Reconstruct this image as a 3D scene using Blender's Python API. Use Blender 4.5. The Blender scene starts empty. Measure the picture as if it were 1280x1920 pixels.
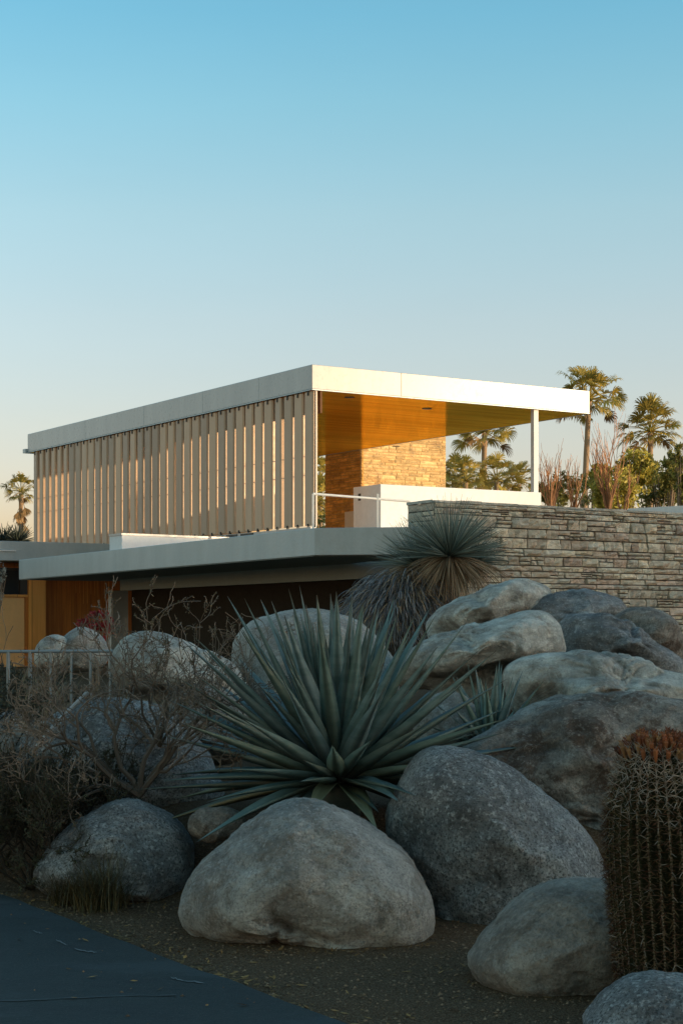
import bpy, math, random
from mathutils import Vector, Matrix, noise
R_ = math.radians
scene = bpy.context.scene
col = scene.collection

# ------------------------------------------------------------------ camera frame
F_PX = 3159.0; HZ = 1165.0; CX = 640.0; EYE = 1.6
def at(px, py, Y):
    return Vector(((px-CX)/F_PX*Y, Y, EYE+(HZ-py)/F_PX*Y))
def xat(px, Y): return (px-CX)/F_PX*Y
def zat(py, Y): return EYE+(HZ-py)/F_PX*Y
UD = Vector((.843, .537, 0)); VD = Vector((-.537, .843, 0))      # the house's two directions
HC = Vector((-.479, 27.5, 0))                                    # front corner of the upper roof
def H(u, v, z): return HC + UD*u + VD*v + Vector((0, 0, z))
def u_at(px, v):
    k = (px-CX)/F_PX; b = HC + VD*v
    return (k*b.y-b.x)/(UD.x-k*UD.y)
def v_at(px, u):
    k = (px-CX)/F_PX; b = HC + UD*u
    return (k*b.y-b.x)/(VD.x-k*VD.y)
def smooth(a, b, x):
    t = min(1, max(0, (x-a)/(b-a))); return t*t*(3-2*t)

# ------------------------------------------------------------------ mesh builder
WL = {}
class MB:
    def __init__(s): s.v = []; s.f = []; s.c = []; s.cur = (1, 1, 1, 1); s.sm = True
    def add(s, vs, fs):
        b = len(s.v); s.v += [tuple(v) for v in vs]; s.c += [s.cur]*len(vs)
        s.f += [tuple(i+b for i in f) for f in fs]
    def tri(s, a, b, c): s.add([a, b, c], [(0, 1, 2)])
    def quad(s, a, b, c, d): s.add([a, b, c, d], [(0, 1, 2, 3)])
    def hexa(s, p):      # 4 bottom, 4 top
        s.add(p, [(3, 2, 1, 0), (4, 5, 6, 7), (0, 1, 5, 4), (1, 2, 6, 5), (2, 3, 7, 6), (3, 0, 4, 7)])
    def hbox(s, u0, u1, v0, v1, z0, z1):
        s.hexa([H(u0, v0, z0), H(u1, v0, z0), H(u1, v1, z0), H(u0, v1, z0), H(u0, v0, z1), H(u1, v0, z1), H(u1, v1, z1), H(u0, v1, z1)])
    def box(s, x0, x1, y0, y1, z0, z1):
        s.hexa([Vector(q) for q in ((x0, y0, z0), (x1, y0, z0), (x1, y1, z0), (x0, y1, z0), (x0, y0, z1), (x1, y0, z1), (x1, y1, z1), (x0, y1, z1))])
    def prism(s, pts, z0, z1):      # pts: list of xy (Vectors), z0/z1 numbers or lists
        n = len(pts)
        a = z0 if isinstance(z0, (list, tuple)) else [z0]*n
        b = z1 if isinstance(z1, (list, tuple)) else [z1]*n
        vs = [(p[0], p[1], a[i]) for i, p in enumerate(pts)] + [(p[0], p[1], b[i]) for i, p in enumerate(pts)]
        s.add(vs, [tuple(range(n-1, -1, -1)), tuple(range(n, 2*n))] + [(i, (i+1) % n, (i+1) % n+n, i+n) for i in range(n)])
    def tube(s, pts, rad, n=6, cap=True):
        pts = [Vector(p) for p in pts]; m = len(pts)
        rr = rad if isinstance(rad, (list, tuple)) else [rad]*m
        vs = []; fs = []
        prev = None
        for i, p in enumerate(pts):
            d = (pts[min(i+1, m-1)]-pts[max(i-1, 0)])
            if d.length < 1e-9: d = Vector((0, 0, 1))
            d.normalize()
            if prev is None:
                a = d.cross(Vector((0, 0, 1)))
                if a.length < .1: a = d.cross(Vector((1, 0, 0)))
            else:
                a = prev - d*prev.dot(d)
                if a.length < 1e-4: a = d.cross(Vector((0.3, .2, 1)))
            a.normalize(); prev = a; b = d.cross(a)
            for k in range(n):
                t = 2*math.pi*k/n
                vs.append(p+(a*math.cos(t)+b*math.sin(t))*rr[i])
        for i in range(m-1):
            for k in range(n):
                k2 = (k+1) % n
                fs.append((i*n+k, i*n+k2, (i+1)*n+k2, (i+1)*n+k))
        if cap:
            fs.append(tuple(range(n-1, -1, -1))); fs.append(tuple((m-1)*n+k for k in range(n)))
        s.add(vs, fs)
    def build(s, name, mat, parent=None, loc=None, smoothed=False, bevel=0, recalc=False):
        me = bpy.data.meshes.new(name)
        if parent is not None: o0 = WL[parent.name]
        else: o0 = Vector(loc) if loc is not None else Vector((0, 0, 0))
        me.from_pydata([(v[0]-o0.x, v[1]-o0.y, v[2]-o0.z) for v in s.v], [], s.f)
        ca = me.color_attributes.new('tint', 'FLOAT_COLOR', 'POINT')
        ca.data.foreach_set('color', [x for c in s.c for x in c])
        me.materials.append(mat)
        if smoothed: me.polygons.foreach_set('use_smooth', [True]*len(me.polygons))
        me.update()
        o = bpy.data.objects.new(name, me); col.objects.link(o)
        if parent is not None: o.parent = parent
        else: o.location = o0
        WL[o.name] = o0
        if bevel:
            m = o.modifiers.new('Bevel', 'BEVEL'); m.width = bevel; m.segments = 2; m.limit_method = 'ANGLE'
        return o
def tag(o, label=None, cat=None, group=None, kind=None):
    if label: o['label'] = label
    if cat: o['category'] = cat
    if group: o['group'] = group
    if kind: o['kind'] = kind
    return o
def empty(name, loc):
    o = bpy.data.objects.new(name, None); col.objects.link(o); o.location = loc
    o.empty_display_size = .1
    WL[o.name] = Vector(loc); return o

# ------------------------------------------------------------------ materials
class NT:
    def __init__(s, name):
        s.m = bpy.data.materials.new(name); s.m.use_nodes = True
        s.t = s.m.node_tree; s.n = s.t.nodes; s.l = s.t.links
        s.b = s.n['Principled BSDF']; s.tc = s.n.new('ShaderNodeTexCoord')
        s.vec = s.tc.outputs['Object']
    def mapping(s, scale=(1, 1, 1), rot=(0, 0, 0)):
        q = s.n.new('ShaderNodeMapping'); q.inputs['Scale'].default_value = scale; q.inputs['Rotation'].default_value = rot
        s.l.new(s.vec, q.inputs['Vector']); return q.outputs[0]
    def noise(s, scale, detail=4, rough=.55, vec=None, dist=0):
        q = s.n.new('ShaderNodeTexNoise'); q.inputs['Scale'].default_value = scale; q.inputs['Detail'].default_value = detail
        q.inputs['Roughness'].default_value = rough; q.inputs['Distortion'].default_value = dist
        s.l.new(vec or s.vec, q.inputs['Vector']); return q.outputs['Fac']
    def voro(s, scale, feature='F1', vec=None):
        q = s.n.new('ShaderNodeTexVoronoi'); q.feature = feature; q.inputs['Scale'].default_value = scale
        s.l.new(vec or s.vec, q.inputs['Vector']); return q.outputs['Distance']
    def ramp(s, fac, stops, interp='LINEAR'):
        q = s.n.new('ShaderNodeValToRGB'); q.color_ramp.interpolation = interp
        e = q.color_ramp.elements
        while len(e) < len(stops): e.new(.5)
        for i, (p, c) in enumerate(stops):
            e[i].position = p
            e[i].color = (c, c, c, 1) if isinstance(c, (int, float)) else tuple(c)+(1,)
        s.l.new(fac, q.inputs[0]); return q.outputs[0]
    def mix(s, fac, a, b, mode='MIX'):
        q = s.n.new('ShaderNodeMix'); q.data_type = 'RGBA'; q.blend_type = mode
        for inp, val in ((q.inputs[0], fac), (q.inputs[6], a), (q.inputs[7], b)):
            if isinstance(val, (int, float)): inp.default_value = val
            elif isinstance(val, tuple): inp.default_value = val+(1,)
            else: s.l.new(val, inp)
        return q.outputs[2]
    def math(s, op, a, b=0):
        q = s.n.new('ShaderNodeMath'); q.operation = op
        for inp, val in ((q.inputs[0], a), (q.inputs[1], b)):
            if isinstance(val, (int, float)): inp.default_value = val
            else: s.l.new(val, inp)
        return q.outputs[0]
    def attr(s):
        q = s.n.new('ShaderNodeAttribute'); q.attribute_name = 'tint'; return q.outputs['Color']
    def bump(s, h, strength, dist, prev=None):
        q = s.n.new('ShaderNodeBump'); q.inputs['Strength'].default_value = strength; q.inputs['Distance'].default_value = dist
        s.l.new(h, q.inputs['Height'])
        if prev: s.l.new(prev, q.inputs['Normal'])
        return q.outputs[0]
    def done(s, color=None, rough=.8, metal=0, normal=None, spec=.5):
        if color is not None:
            if isinstance(color, tuple): s.b.inputs['Base Color'].default_value = color+(1,)
            else: s.l.new(color, s.b.inputs['Base Color'])
        if isinstance(rough, (int, float)): s.b.inputs['Roughness'].default_value = rough
        else: s.l.new(rough, s.b.inputs['Roughness'])
        s.b.inputs['Metallic'].default_value = metal
        s.b.inputs['Specular IOR Level'].default_value = spec
        if normal is not None: s.l.new(normal, s.b.inputs['Normal'])
        return s.m

def rock_mat(name, light, mid, dark, speck=.5, stain=(.12, .08, .055), stain_amt=.5, strata=0, sc=1.0, gain=1.35, con=.55):
    t = NT(name)
    light, mid, dark = [tuple(x*gain for x in c) for c in (light, mid, dark)]
    stain = tuple(x*1.15 for x in stain)
    big = t.noise(1.7*sc, 6, .62, dist=.6)
    c = t.ramp(big, [(.34, dark), (.46, mid), (.60, light)])
    st = t.noise(2.6*sc, 8, .7, vec=t.mapping((1, 1, 1.4), (.4, .2, .8)), dist=.9)
    c = t.mix(t.math('MULTIPLY', t.ramp(st, [(.52, 0), (.575, 1)]), stain_amt), c, stain)
    if strata:
        w = t.noise(5, 7, .65, vec=t.mapping((.35, .6, 3.2), (.15, .35, 0)), dist=1.2)
        c = t.mix(t.ramp(w, [(.42, 0), (.62, strata)]), c, tuple(x*.35 for x in mid))
        wl = t.noise(4, 6, .6, vec=t.mapping((.3, .5, 4.2), (.1, .3, 0)), dist=.8)
        c = t.mix(t.ramp(wl, [(.58, 0), (.7, strata*.7)]), c, light)
    s1 = t.noise(75, 3, .75)
    s2 = t.noise(38, 4, .7)
    c = t.mix(t.ramp(s1, [(.40, speck), (.5, 0)]), c, tuple(x*.32 for x in mid))
    c = t.mix(t.ramp(s2, [(.54, 0), (.66, speck*.7)]), c, tuple(min(1, x*1.6) for x in light))
    md = t.noise(9, 6, .7)
    c = t.mix(con, c, t.ramp(md, [(.34, .22), (.62, 1.0)]), 'MULTIPLY')
    lic = t.noise(5.5*sc, 9, .75, vec=t.mapping((1, 1, 1), (.9, .1, .4)), dist=1.4)
    c = t.mix(t.ramp(lic, [(.57, 0), (.61, con)]), c, tuple(x*.42 for x in mid))
    c = t.mix(t.ramp(lic, [(.36, .4), (.40, 0)]), c, tuple(min(.8, x*1.25) for x in light))
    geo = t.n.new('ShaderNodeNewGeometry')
    c = t.mix(.8, c, t.ramp(geo.outputs['Pointiness'], [(.44, .35), (.50, .9), (.56, 1.0)]), 'MULTIPLY')  # occlusion-like shade painted into the colour: hollows darker, edges lighter
    crk = t.noise(2.2*sc, 6, .6, vec=t.mapping((1, 1, 1.3), (.2, .9, .1)), dist=1.0)
    crm = t.ramp(t.math('ABSOLUTE', t.math('SUBTRACT', crk, .5)), [(0, 0), (.006, .6), (.02, 1)])
    c = t.mix(.18, c, crm, 'MULTIPLY')
    n = t.bump(t.noise(7*sc, 9, .68, dist=.3), .9, .09)
    n = t.bump(crm, .2, .02, n)
    n = t.bump(t.noise(22*sc, 6, .7), .9, .03, n)
    n = t.bump(s1, .6, .012, n)
    n = t.bump(t.ramp(t.voro(3.2*sc, 'DISTANCE_TO_EDGE', vec=t.mapping((1, 1, 1.7), (.5, .3, .2))), [(0, 0), (.035, 1)]), .12, .02, n)
    return t.done(c, .88, 0, n, .25)

def paint_mat(name, c1, c2, rough=.5, metal=0, streak=True, bump=.02, spec=.5):
    t = NT(name)
    f = t.noise(1.3, 5, .6, vec=t.mapping((3, 3, .5)) if streak else None)
    c = t.mix(f, c1, c2)
    g = t.noise(11, 5, .7)
    c = t.mix(.22, c, t.ramp(g, [(.3, .5), (.7, 1)]), 'MULTIPLY')
    n = t.bump(t.noise(30, 3, .6), .12, bump)
    return t.done(c, t.ramp(g, [(.3, rough*.8), (.7, min(1, rough*1.2))]), metal, n, spec)

def add_stains(m, amt=.4):
    t_ = m.node_tree; b = t_.nodes['Principled BSDF']; src = b.inputs['Base Color'].links[0].from_socket
    tc_ = t_.nodes.new('ShaderNodeTexCoord'); mp_ = t_.nodes.new('ShaderNodeMapping'); mp_.inputs['Scale'].default_value = (2.6, 2.6, .5); t_.links.new(tc_.outputs['Object'], mp_.inputs[0])
    nz = t_.nodes.new('ShaderNodeTexNoise'); nz.inputs['Scale'].default_value = 1.0; nz.inputs['Detail'].default_value = 8; nz.inputs['Roughness'].default_value = .65; t_.links.new(mp_.outputs[0], nz.inputs[0])
    rp = t_.nodes.new('ShaderNodeValToRGB'); rp.color_ramp.elements[0].position = .42; rp.color_ramp.elements[0].color = (.62, .66, .70, 1); rp.color_ramp.elements[1].position = .6; rp.color_ramp.elements[1].color = (1, 1, 1, 1)
    t_.links.new(nz.outputs[0], rp.inputs[0])
    mx = t_.nodes.new('ShaderNodeMix'); mx.data_type = 'RGBA'; mx.blend_type = 'MULTIPLY'; mx.inputs[0].default_value = amt
    t_.links.new(src, mx.inputs[6]); t_.links.new(rp.outputs[0], mx.inputs[7]); t_.links.new(mx.outputs[2], b.inputs['Base Color'])
def leaf_mat(name, c1, c2, rough=.55, transl=.0, scale=3):
    t = NT(name)
    c = t.mix(t.noise(scale, 4, .6), c1, c2)
    c = t.mix(1.0, c, t.attr(), 'MULTIPLY')
    m = t.done(c, rough, 0, None, .35)
    if transl:
        q = t.n.new('ShaderNodeBsdfTranslucent'); t.l.new(c, q.inputs[0])
        mx = t.n.new('ShaderNodeMixShader'); mx.inputs[0].default_value = transl
        t.l.new(t.b.outputs[0], mx.inputs[1]); t.l.new(q.outputs[0], mx.inputs[2])
        t.l.new(mx.outputs[0], t.n['Material Output'].inputs[0])
    return m

def stone_mat(name, gain=1.0, warm=(1, 1, 1)):
    t = NT(name)
    c = t.mix(1.0, t.attr(), tuple(gain*w for w in warm), 'MULTIPLY')
    g = t.noise(6, 7, .7, vec=t.mapping((1, 1, 2.2)), dist=.5)
    c = t.mix(.75, c, t.ramp(g, [(.3, .35), (.7, 1.15)]), 'MULTIPLY')
    c = t.mix(t.ramp(t.noise(3.3, 6, .7), [(.56, 0), (.68, .5)]), c, (.13*gain, .075*gain, .055*gain))
    n = t.bump(t.noise(9, 8, .7, vec=t.mapping((1, 1, 2))), .8, .04)
    n = t.bump(t.noise(45, 4, .7), .4, .01, n)
    return t.done(c, .9, 0, n, .2)

def wood_mat(name, c1, c2, rough=.6, metal=0, vertical=True, board=.11, spec=.5, axis='u'):
    t = NT(name)
    # boards: rotate into the house frame, then stripe
    m = t.mapping((1, 1, 1), (0, 0, -math.atan2(.537, .843)))
    sep = t.n.new('ShaderNodeSeparateXYZ'); t.l.new(m, sep.inputs[0])
    ax = sep.outputs[0] if axis == 'u' else sep.outputs[1]
    q = t.math('DIVIDE', ax, board)
    fl = t.math('FLOOR', q)
    wn = t.n.new('ShaderNodeTexWhiteNoise'); wn.noise_dimensions = '1D'; t.l.new(fl, wn.inputs['W'])
    fr = t.math('FRACT', q)
    gapm = t.ramp(fr, [(0, 0), (.04, 1), (.96, 1), (1, 0)])
    sc = (14, 14, .8) if vertical else ((1.2, 14, 14) if axis == 'v' else (14, 1.2, 14))
    mp = t.n.new('ShaderNodeMapping'); mp.inputs['Scale'].default_value = sc; t.l.new(m, mp.inputs[0])
    g = t.noise(1.2, 6, .65, vec=mp.outputs[0], dist=.5)
    c = t.mix(t.ramp(g, [(.3, 0), (.7, 1)]), c1, c2)
    c = t.mix(.4, c, t.ramp(wn.outputs['Value'], [(0, .55), (1, 1.15)]), 'MULTIPLY')
    c = t.mix(1.0, c, t.mix(gapm, (.3, .3, .3), (1, 1, 1)), 'MULTIPLY')
    n = t.bump(gapm, .25, .003)
    n = t.bump(g, .10, .004, n)
    return t.done(c, rough, metal, n, spec)

M = {}
M['alu'] = paint_mat('brushed_aluminium', (.41, .415, .42), (.54, .545, .54), .30, .0, bump=.002, spec=.55)
M['alu_shade'] = paint_mat('shaded_aluminium', (.37, .45, .485), (.46, .53, .56), .42, .15)  # shaded copy of the aluminium, bluish shade tint put into the base colour
M['white'] = paint_mat('white_render', (.80, .82, .83), (.85, .87, .88), .75, 0, streak=False, bump=.004, spec=.3)
M['louver'] = paint_mat('anodised_louver', (.51, .355, .24), (.67, .49, .35), .5, .05, bump=.004)
def vary(m, lo, hi):
    t_ = m.node_tree; b = t_.nodes['Principled BSDF']; src = b.inputs['Base Color'].links[0].from_socket
    oi = t_.nodes.new('ShaderNodeObjectInfo'); rp = t_.nodes.new('ShaderNodeValToRGB'); rp.color_ramp.elements[0].color = lo+(1,); rp.color_ramp.elements[1].color = hi+(1,); t_.links.new(oi.outputs['Random'], rp.inputs[0])
    mx = t_.nodes.new('ShaderNodeMix'); mx.data_type = 'RGBA'; mx.blend_type = 'MULTIPLY'; mx.inputs[0].default_value = 1
    t_.links.new(src, mx.inputs[6]); t_.links.new(rp.outputs[0], mx.inputs[7]); t_.links.new(mx.outputs[2], b.inputs['Base Color'])
vary(M['louver'], (.72, .72, .74), (1.08, 1.02, .96))
M['cream'] = paint_mat('cream_plaster', (.58, .44, .27), (.66, .51, .33), .8, 0, streak=False, spec=.2)
M['beam'] = paint_mat('teal_grey_beam', (.36, .47, .50), (.42, .53, .56), .6, 0, spec=.2)
M['umber'] = paint_mat('umber_gap_shade', (.12, .055, .022), (.17, .08, .035), .7, 0, spec=.2)  # only for the added shade strip behind the louvers
M['dark'] = paint_mat('dark_steel', (.03, .03, .03), (.05, .05, .05), .5, .3)
M['garage'] = paint_mat('opening_dark', (.028, .023, .018), (.04, .033, .026), .85, 0, streak=False, spec=.1)
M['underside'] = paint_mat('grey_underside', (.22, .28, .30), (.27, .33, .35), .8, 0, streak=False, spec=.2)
M['soffit'] = wood_mat('varnished_soffit', (1.0, .60, .075), (.92, .40, .035), .5, 0, vertical=False, axis='v', board=.14)
def varnish(m, fac, rough):
    t_ = m.node_tree; b = t_.nodes['Principled BSDF']; g_ = t_.nodes.new('ShaderNodeBsdfGlossy'); g_.inputs['Roughness'].default_value = rough
    lk = b.inputs['Base Color'].links[0].from_socket; t_.links.new(lk, g_.inputs['Color'])
    if b.inputs['Normal'].links: t_.links.new(b.inputs['Normal'].links[0].from_socket, g_.inputs['Normal'])
    b.inputs['Specular IOR Level'].default_value = 0
    mx = t_.nodes.new('ShaderNodeMixShader'); mx.inputs[0].default_value = fac
    t_.links.new(b.outputs[0], mx.inputs[1]); t_.links.new(g_.outputs[0], mx.inputs[2]); t_.links.new(mx.outputs[0], t_.nodes['Material Output'].inputs[0])
M['wood'] = wood_mat('cedar_cladding', (.60, .21, .03), (.34, .10, .012), .5)
varnish(M['soffit'], .52, .10)
M['wood_light'] = wood_mat('pale_lit_cedar', (.85, .38, .09), (.66, .27, .05), .5, board=.3)  # brighter cedar copy, the pier's warm lit look put into the colour
M['tan'] = paint_mat('tan_panel', (.78, .44, .18), (.86, .52, .23), .7, 0)
M['glass'] = NT('dark_glass').done((.02, .025, .03), .06, 0, None, .8)
add_stains(M['alu'], .3); add_stains(M['alu_shade'], .25); add_stains(M['white'], .15)
M['stone_grey'] = stone_mat('split_sandstone', 2.5, (1, .99, .92))
M['stone_gold'] = stone_mat('ochre_sandstone', 1.6, (1.2, .92, .52))
M['mortar'] = paint_mat('mortar', (.06, .06, .055), (.09, .085, .08), .95, 0, streak=False, spec=.1)
M['mortar_gold'] = paint_mat('chimney_mortar', (.5, .33, .15), (.6, .4, .18), .95, 0, streak=False, spec=.1)
M['galv'] = paint_mat('galvanised_steel', (.20, .24, .26), (.30, .34, .36), .5, .4)

# gravel / soil
t = NT('decomposed_granite')
c = t.mix(t.noise(.9, 6, .65), (.070, .036, .018), (.115, .064, .034))
c = t.mix(t.ramp(t.noise(95, 3, .8), [(.44, 0), (.58, .9)]), c, (.19, .135, .085))
c = t.mix(t.ramp(t.noise(60, 4, .8), [(.34, .8), (.46, 0)]), c, (.03, .024, .018))
sy = t.n.new('ShaderNodeSeparateXYZ'); t.l.new(t.vec, sy.inputs[0])
my = t.n.new('ShaderNodeMapRange'); my.inputs[1].default_value = 33; my.inputs[2].default_value = 40; t.l.new(sy.outputs[1], my.inputs[0])
c = t.mix(my.outputs[0], c, t.mix(t.noise(.3, 6, .7), (.36, .27, .17), (.48, .38, .26)))
n = t.bump(t.noise(90, 4, .8), .9, .02); n = t.bump(t.noise(6, 6, .6), .5, .05, n)
M['soil'] = t.done(c, .95, 0, n, .15)
# driveway
t = NT('driveway_concrete')
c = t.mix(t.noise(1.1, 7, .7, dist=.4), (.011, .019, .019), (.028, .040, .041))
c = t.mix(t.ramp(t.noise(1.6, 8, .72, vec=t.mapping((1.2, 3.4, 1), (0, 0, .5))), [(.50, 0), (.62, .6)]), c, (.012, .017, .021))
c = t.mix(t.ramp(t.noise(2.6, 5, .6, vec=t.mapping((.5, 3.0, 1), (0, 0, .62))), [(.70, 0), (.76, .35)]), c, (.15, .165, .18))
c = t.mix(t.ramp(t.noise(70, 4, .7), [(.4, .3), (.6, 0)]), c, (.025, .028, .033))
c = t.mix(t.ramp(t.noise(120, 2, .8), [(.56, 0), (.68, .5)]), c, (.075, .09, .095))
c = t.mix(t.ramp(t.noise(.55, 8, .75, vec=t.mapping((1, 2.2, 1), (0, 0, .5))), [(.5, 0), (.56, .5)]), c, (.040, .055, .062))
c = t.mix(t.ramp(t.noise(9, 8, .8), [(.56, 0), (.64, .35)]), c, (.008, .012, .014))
n = t.bump(t.noise(60, 5, .7), .6, .008); n = t.bump(t.noise(4, 5, .6), .3, .02, n)
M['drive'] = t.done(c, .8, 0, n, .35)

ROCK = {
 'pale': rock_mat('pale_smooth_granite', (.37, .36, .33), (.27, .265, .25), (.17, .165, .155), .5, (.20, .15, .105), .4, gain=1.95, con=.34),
 'pale_dim': rock_mat('dimmed_tan_granite', (.37, .35, .31), (.29, .27, .24), (.19, .175, .155), .35, (.14, .10, .07), .4, gain=1.4, con=.35),  # dimmer copy of the pale granite, low foreground shade put into its gain
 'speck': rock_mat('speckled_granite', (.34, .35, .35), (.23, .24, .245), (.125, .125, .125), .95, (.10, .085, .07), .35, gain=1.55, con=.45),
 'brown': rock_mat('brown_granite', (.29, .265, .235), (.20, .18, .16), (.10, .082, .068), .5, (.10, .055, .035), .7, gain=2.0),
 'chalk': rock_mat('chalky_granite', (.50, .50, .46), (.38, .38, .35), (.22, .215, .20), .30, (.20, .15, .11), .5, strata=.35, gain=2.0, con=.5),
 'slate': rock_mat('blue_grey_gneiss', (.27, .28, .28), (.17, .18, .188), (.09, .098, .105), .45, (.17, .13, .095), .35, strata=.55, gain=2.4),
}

# ------------------------------------------------------------------ ground
def gh(x, y):
    y0 = 9.0 + .6*max(0, -x) if x > -3 else 10.8
    h = .45*smooth(y0, y0+1.3, y)
    h += .62*smooth(10.3, 14.2, y)*smooth(-.6, 1.6, x)
    h += .25*smooth(11, 15, y)*smooth(-.2, -1.5, x)
    h += .02*noise.noise(Vector((x*1.3, y*1.3, 0)))*smooth(5, 8, y)+.008*noise.noise(Vector((x*6, y*6, 3)))
    return h
def axis_pts(lo, fine0, fine1, hi, step, grow=1.25):
    out = []
    x = fine0
    while x <= fine1: out.append(x); x += step
    s = step; x = fine1
    while x < hi: s *= grow; x += s; out.append(min(x, hi))
    s = step; x = fine0
    while x > lo: s *= grow; x -= s; out.insert(0, max(x, lo))
    return out
xs = axis_pts(-1500, -4, 5, 1500, .09); ys = axis_pts(-400, 5.5, 18, 3000, .09)
g = MB()
nx = len(xs)
vs = [(x, y, gh(x, y)) for y in ys for x in xs]
g.add(vs, [(j*nx+i, j*nx+i+1, (j+1)*nx+i+1, (j+1)*nx+i) for j in range(len(ys)-1) for i in range(nx-1)])
tag(g.build('ground', M['soil'], smoothed=True), kind='structure')

# driveway slab
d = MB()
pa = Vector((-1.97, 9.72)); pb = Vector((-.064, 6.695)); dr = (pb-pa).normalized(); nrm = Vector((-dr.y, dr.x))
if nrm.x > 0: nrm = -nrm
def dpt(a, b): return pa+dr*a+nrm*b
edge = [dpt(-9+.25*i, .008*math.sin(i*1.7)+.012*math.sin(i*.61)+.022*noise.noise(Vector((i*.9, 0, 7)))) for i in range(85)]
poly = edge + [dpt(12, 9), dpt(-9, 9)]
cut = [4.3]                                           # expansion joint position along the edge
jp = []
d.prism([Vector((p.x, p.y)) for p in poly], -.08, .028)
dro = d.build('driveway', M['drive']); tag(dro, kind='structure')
j = MB()
a = at(-60, 1880, 1.572*F_PX/(1880-HZ)); 
def gp(px, py, z=.0): 
    Y = (EYE-z)*F_PX/(py-HZ); return Vector((xat(px, Y), Y, z))
rj = random.Random(4)
pts = [gp(-150+30*i, 1881-1.05*i+rj.uniform(-1.2, 1.2), .032) for i in range(17)]
for i in range(len(pts)-1):
    w = rj.uniform(.004, .009); p, q = pts[i], pts[i+1]
    o_ = Vector((0, w, 0)); j.quad(p-o_, q-o_, q+o_, p+o_)
tag(j.build('driveway_joint', M['dark']), kind='structure')
# worn pale scuffs on the slab
M['scuff'] = paint_mat('scuff', (.10, .12, .13), (.15, .17, .18), .8, 0, streak=False)
sc_ = MB()
for (x0, y0, x1, y1) in ((105, 1762, 128, 1772), (140, 1778, 168, 1785), (160, 1783, 182, 1786), (320, 1832, 345, 1838), (345, 1838, 384, 1843), (62, 1745, 80, 1750)):
    a, b = gp(x0, y0, .032), gp(x1, y1, .032); m_ = (b-a)
    prev = None
    for i in range(9):
        p = a+m_*(i/8)+Vector((0, rj.uniform(-.012, .012), 0)); w = .011*math.sin(math.pi*(i+.3)/8.6)*rj.uniform(.5, 1.3)+.002
        cur = (p-Vector((0, w, 0)), p+Vector((0, w, 0)))
        if prev: sc_.quad(prev[0], cur[0], cur[1], prev[1])
        prev = cur
tag(sc_.build('driveway_scuffs', M['scuff']), kind='structure')

# gravel and fallen debris
rg = random.Random(11)
gv = MB()
def pebble(mb, p, s, r):
    vs = []
    for k in range(6):
        dd = [(1, 0, 0), (-1, 0, 0), (0, 1, 0), (0, -1, 0), (0, 0, 1), (0, 0, -1)][k]
        vs.append(p+Vector((dd[0]*s*r.uniform(.6, 1.2), dd[1]*s*r.uniform(.6, 1.2), dd[2]*s*r.uniform(.35, .8))))
    mb.add(vs, [(0, 2, 4), (2, 1, 4), (1, 3, 4), (3, 0, 4), (2, 0, 5), (1, 2, 5), (3, 1, 5), (0, 3, 5)])
n_ = 0
while n_ < 15000:
    x = rg.uniform(-2.6, 2.2); y = rg.uniform(6.2, 10.6)
    s_side = (Vector((x, y))-pa).dot(nrm)
    if s_side > -.01 and rg.random() > .012: continue
    k = rg.uniform(.2, 1.05); gv.cur = (k, k*.82, k*.66, 1)
    z = .028 if s_side > 0 else gh(x, y)
    pebble(gv, Vector((x, y, z+.001)), rg.choice((.003, .004, .004, .005, .0065, .010)), rg); n_ += 1
M['pebble'] = leaf_mat('gravel_grains', (.20, .165, .125), (.28, .24, .19), .9, 0, 20)
tag(gv.build('gravel', M['pebble']), 'loose tan gravel spread along the driveway edge and round the boulders', 'gravel', kind='stuff')
lt = MB()
for i in range(900):
    if i < 420:
        a = rg.uniform(1.0, 6.5) if False else rg.uniform(0, 4.6); b = -abs(rg.gauss(0, .10))-.0
        p = dpt(a, b); x, y = p
    else:
        x = rg.uniform(-2.4, 2.0); y = rg.uniform(6.6, 9.4)
        if (Vector((x, y))-pa).dot(nrm) > 0 and rg.random() > .15: continue
    sd = (Vector((x, y))-pa).dot(nrm)
    z = (.03 if sd > 0 else gh(x, y))+.006
    an = rg.uniform(0, 6.28); L = rg.uniform(.008, .03); w = L*rg.uniform(.12, .4)
    dx = Vector((math.cos(an), math.sin(an), rg.uniform(-.2, .3)))*L; dy = Vector((-math.sin(an), math.cos(an), rg.uniform(-.3, .3)))*w
    k = rg.uniform(.5, 1.3); lt.cur = (k, k*.8, k*.5, 1)
    p = Vector((x, y, z)); lt.quad(p-dx, p+dy, p+dx, p-dy)
M['litter'] = leaf_mat('dry_litter', (.22, .15, .08), (.32, .23, .12), .9, 0, 20)
for (bx0, by0, bw, n__) in ((-.25, 8.1, .75, 160), (1.1, 8.75, .6, 90), (1.3, 7.25, .45, 90), (-1.35, 9.5, .5, 150), (-.7, 9.2, .3, 60)):
    for i in range(n__):
        x = bx0+rg.uniform(-bw, bw); y = by0+rg.gauss(0, .07)+.25*((x-bx0)/bw)**2; z = gh(x, y)+.008
        an = rg.uniform(0, 6.28); L = rg.uniform(.008, .022); w = L*rg.uniform(.1, .4); dx = Vector((math.cos(an), math.sin(an), rg.uniform(-.3, .5)))*L; dy = Vector((-math.sin(an), math.cos(an), rg.uniform(-.3, .5)))*w
        k = rg.uniform(.4, 1.0); lt.cur = (k, k*.75, k*.5, 1); p = Vector((x, y, z)); lt.quad(p-dx, p+dy, p+dx, p-dy)
tag(lt.build('leaf_litter', M['litter']), 'dry leaf and twig litter scattered along the driveway edge', 'leaf litter', kind='stuff')

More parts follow.
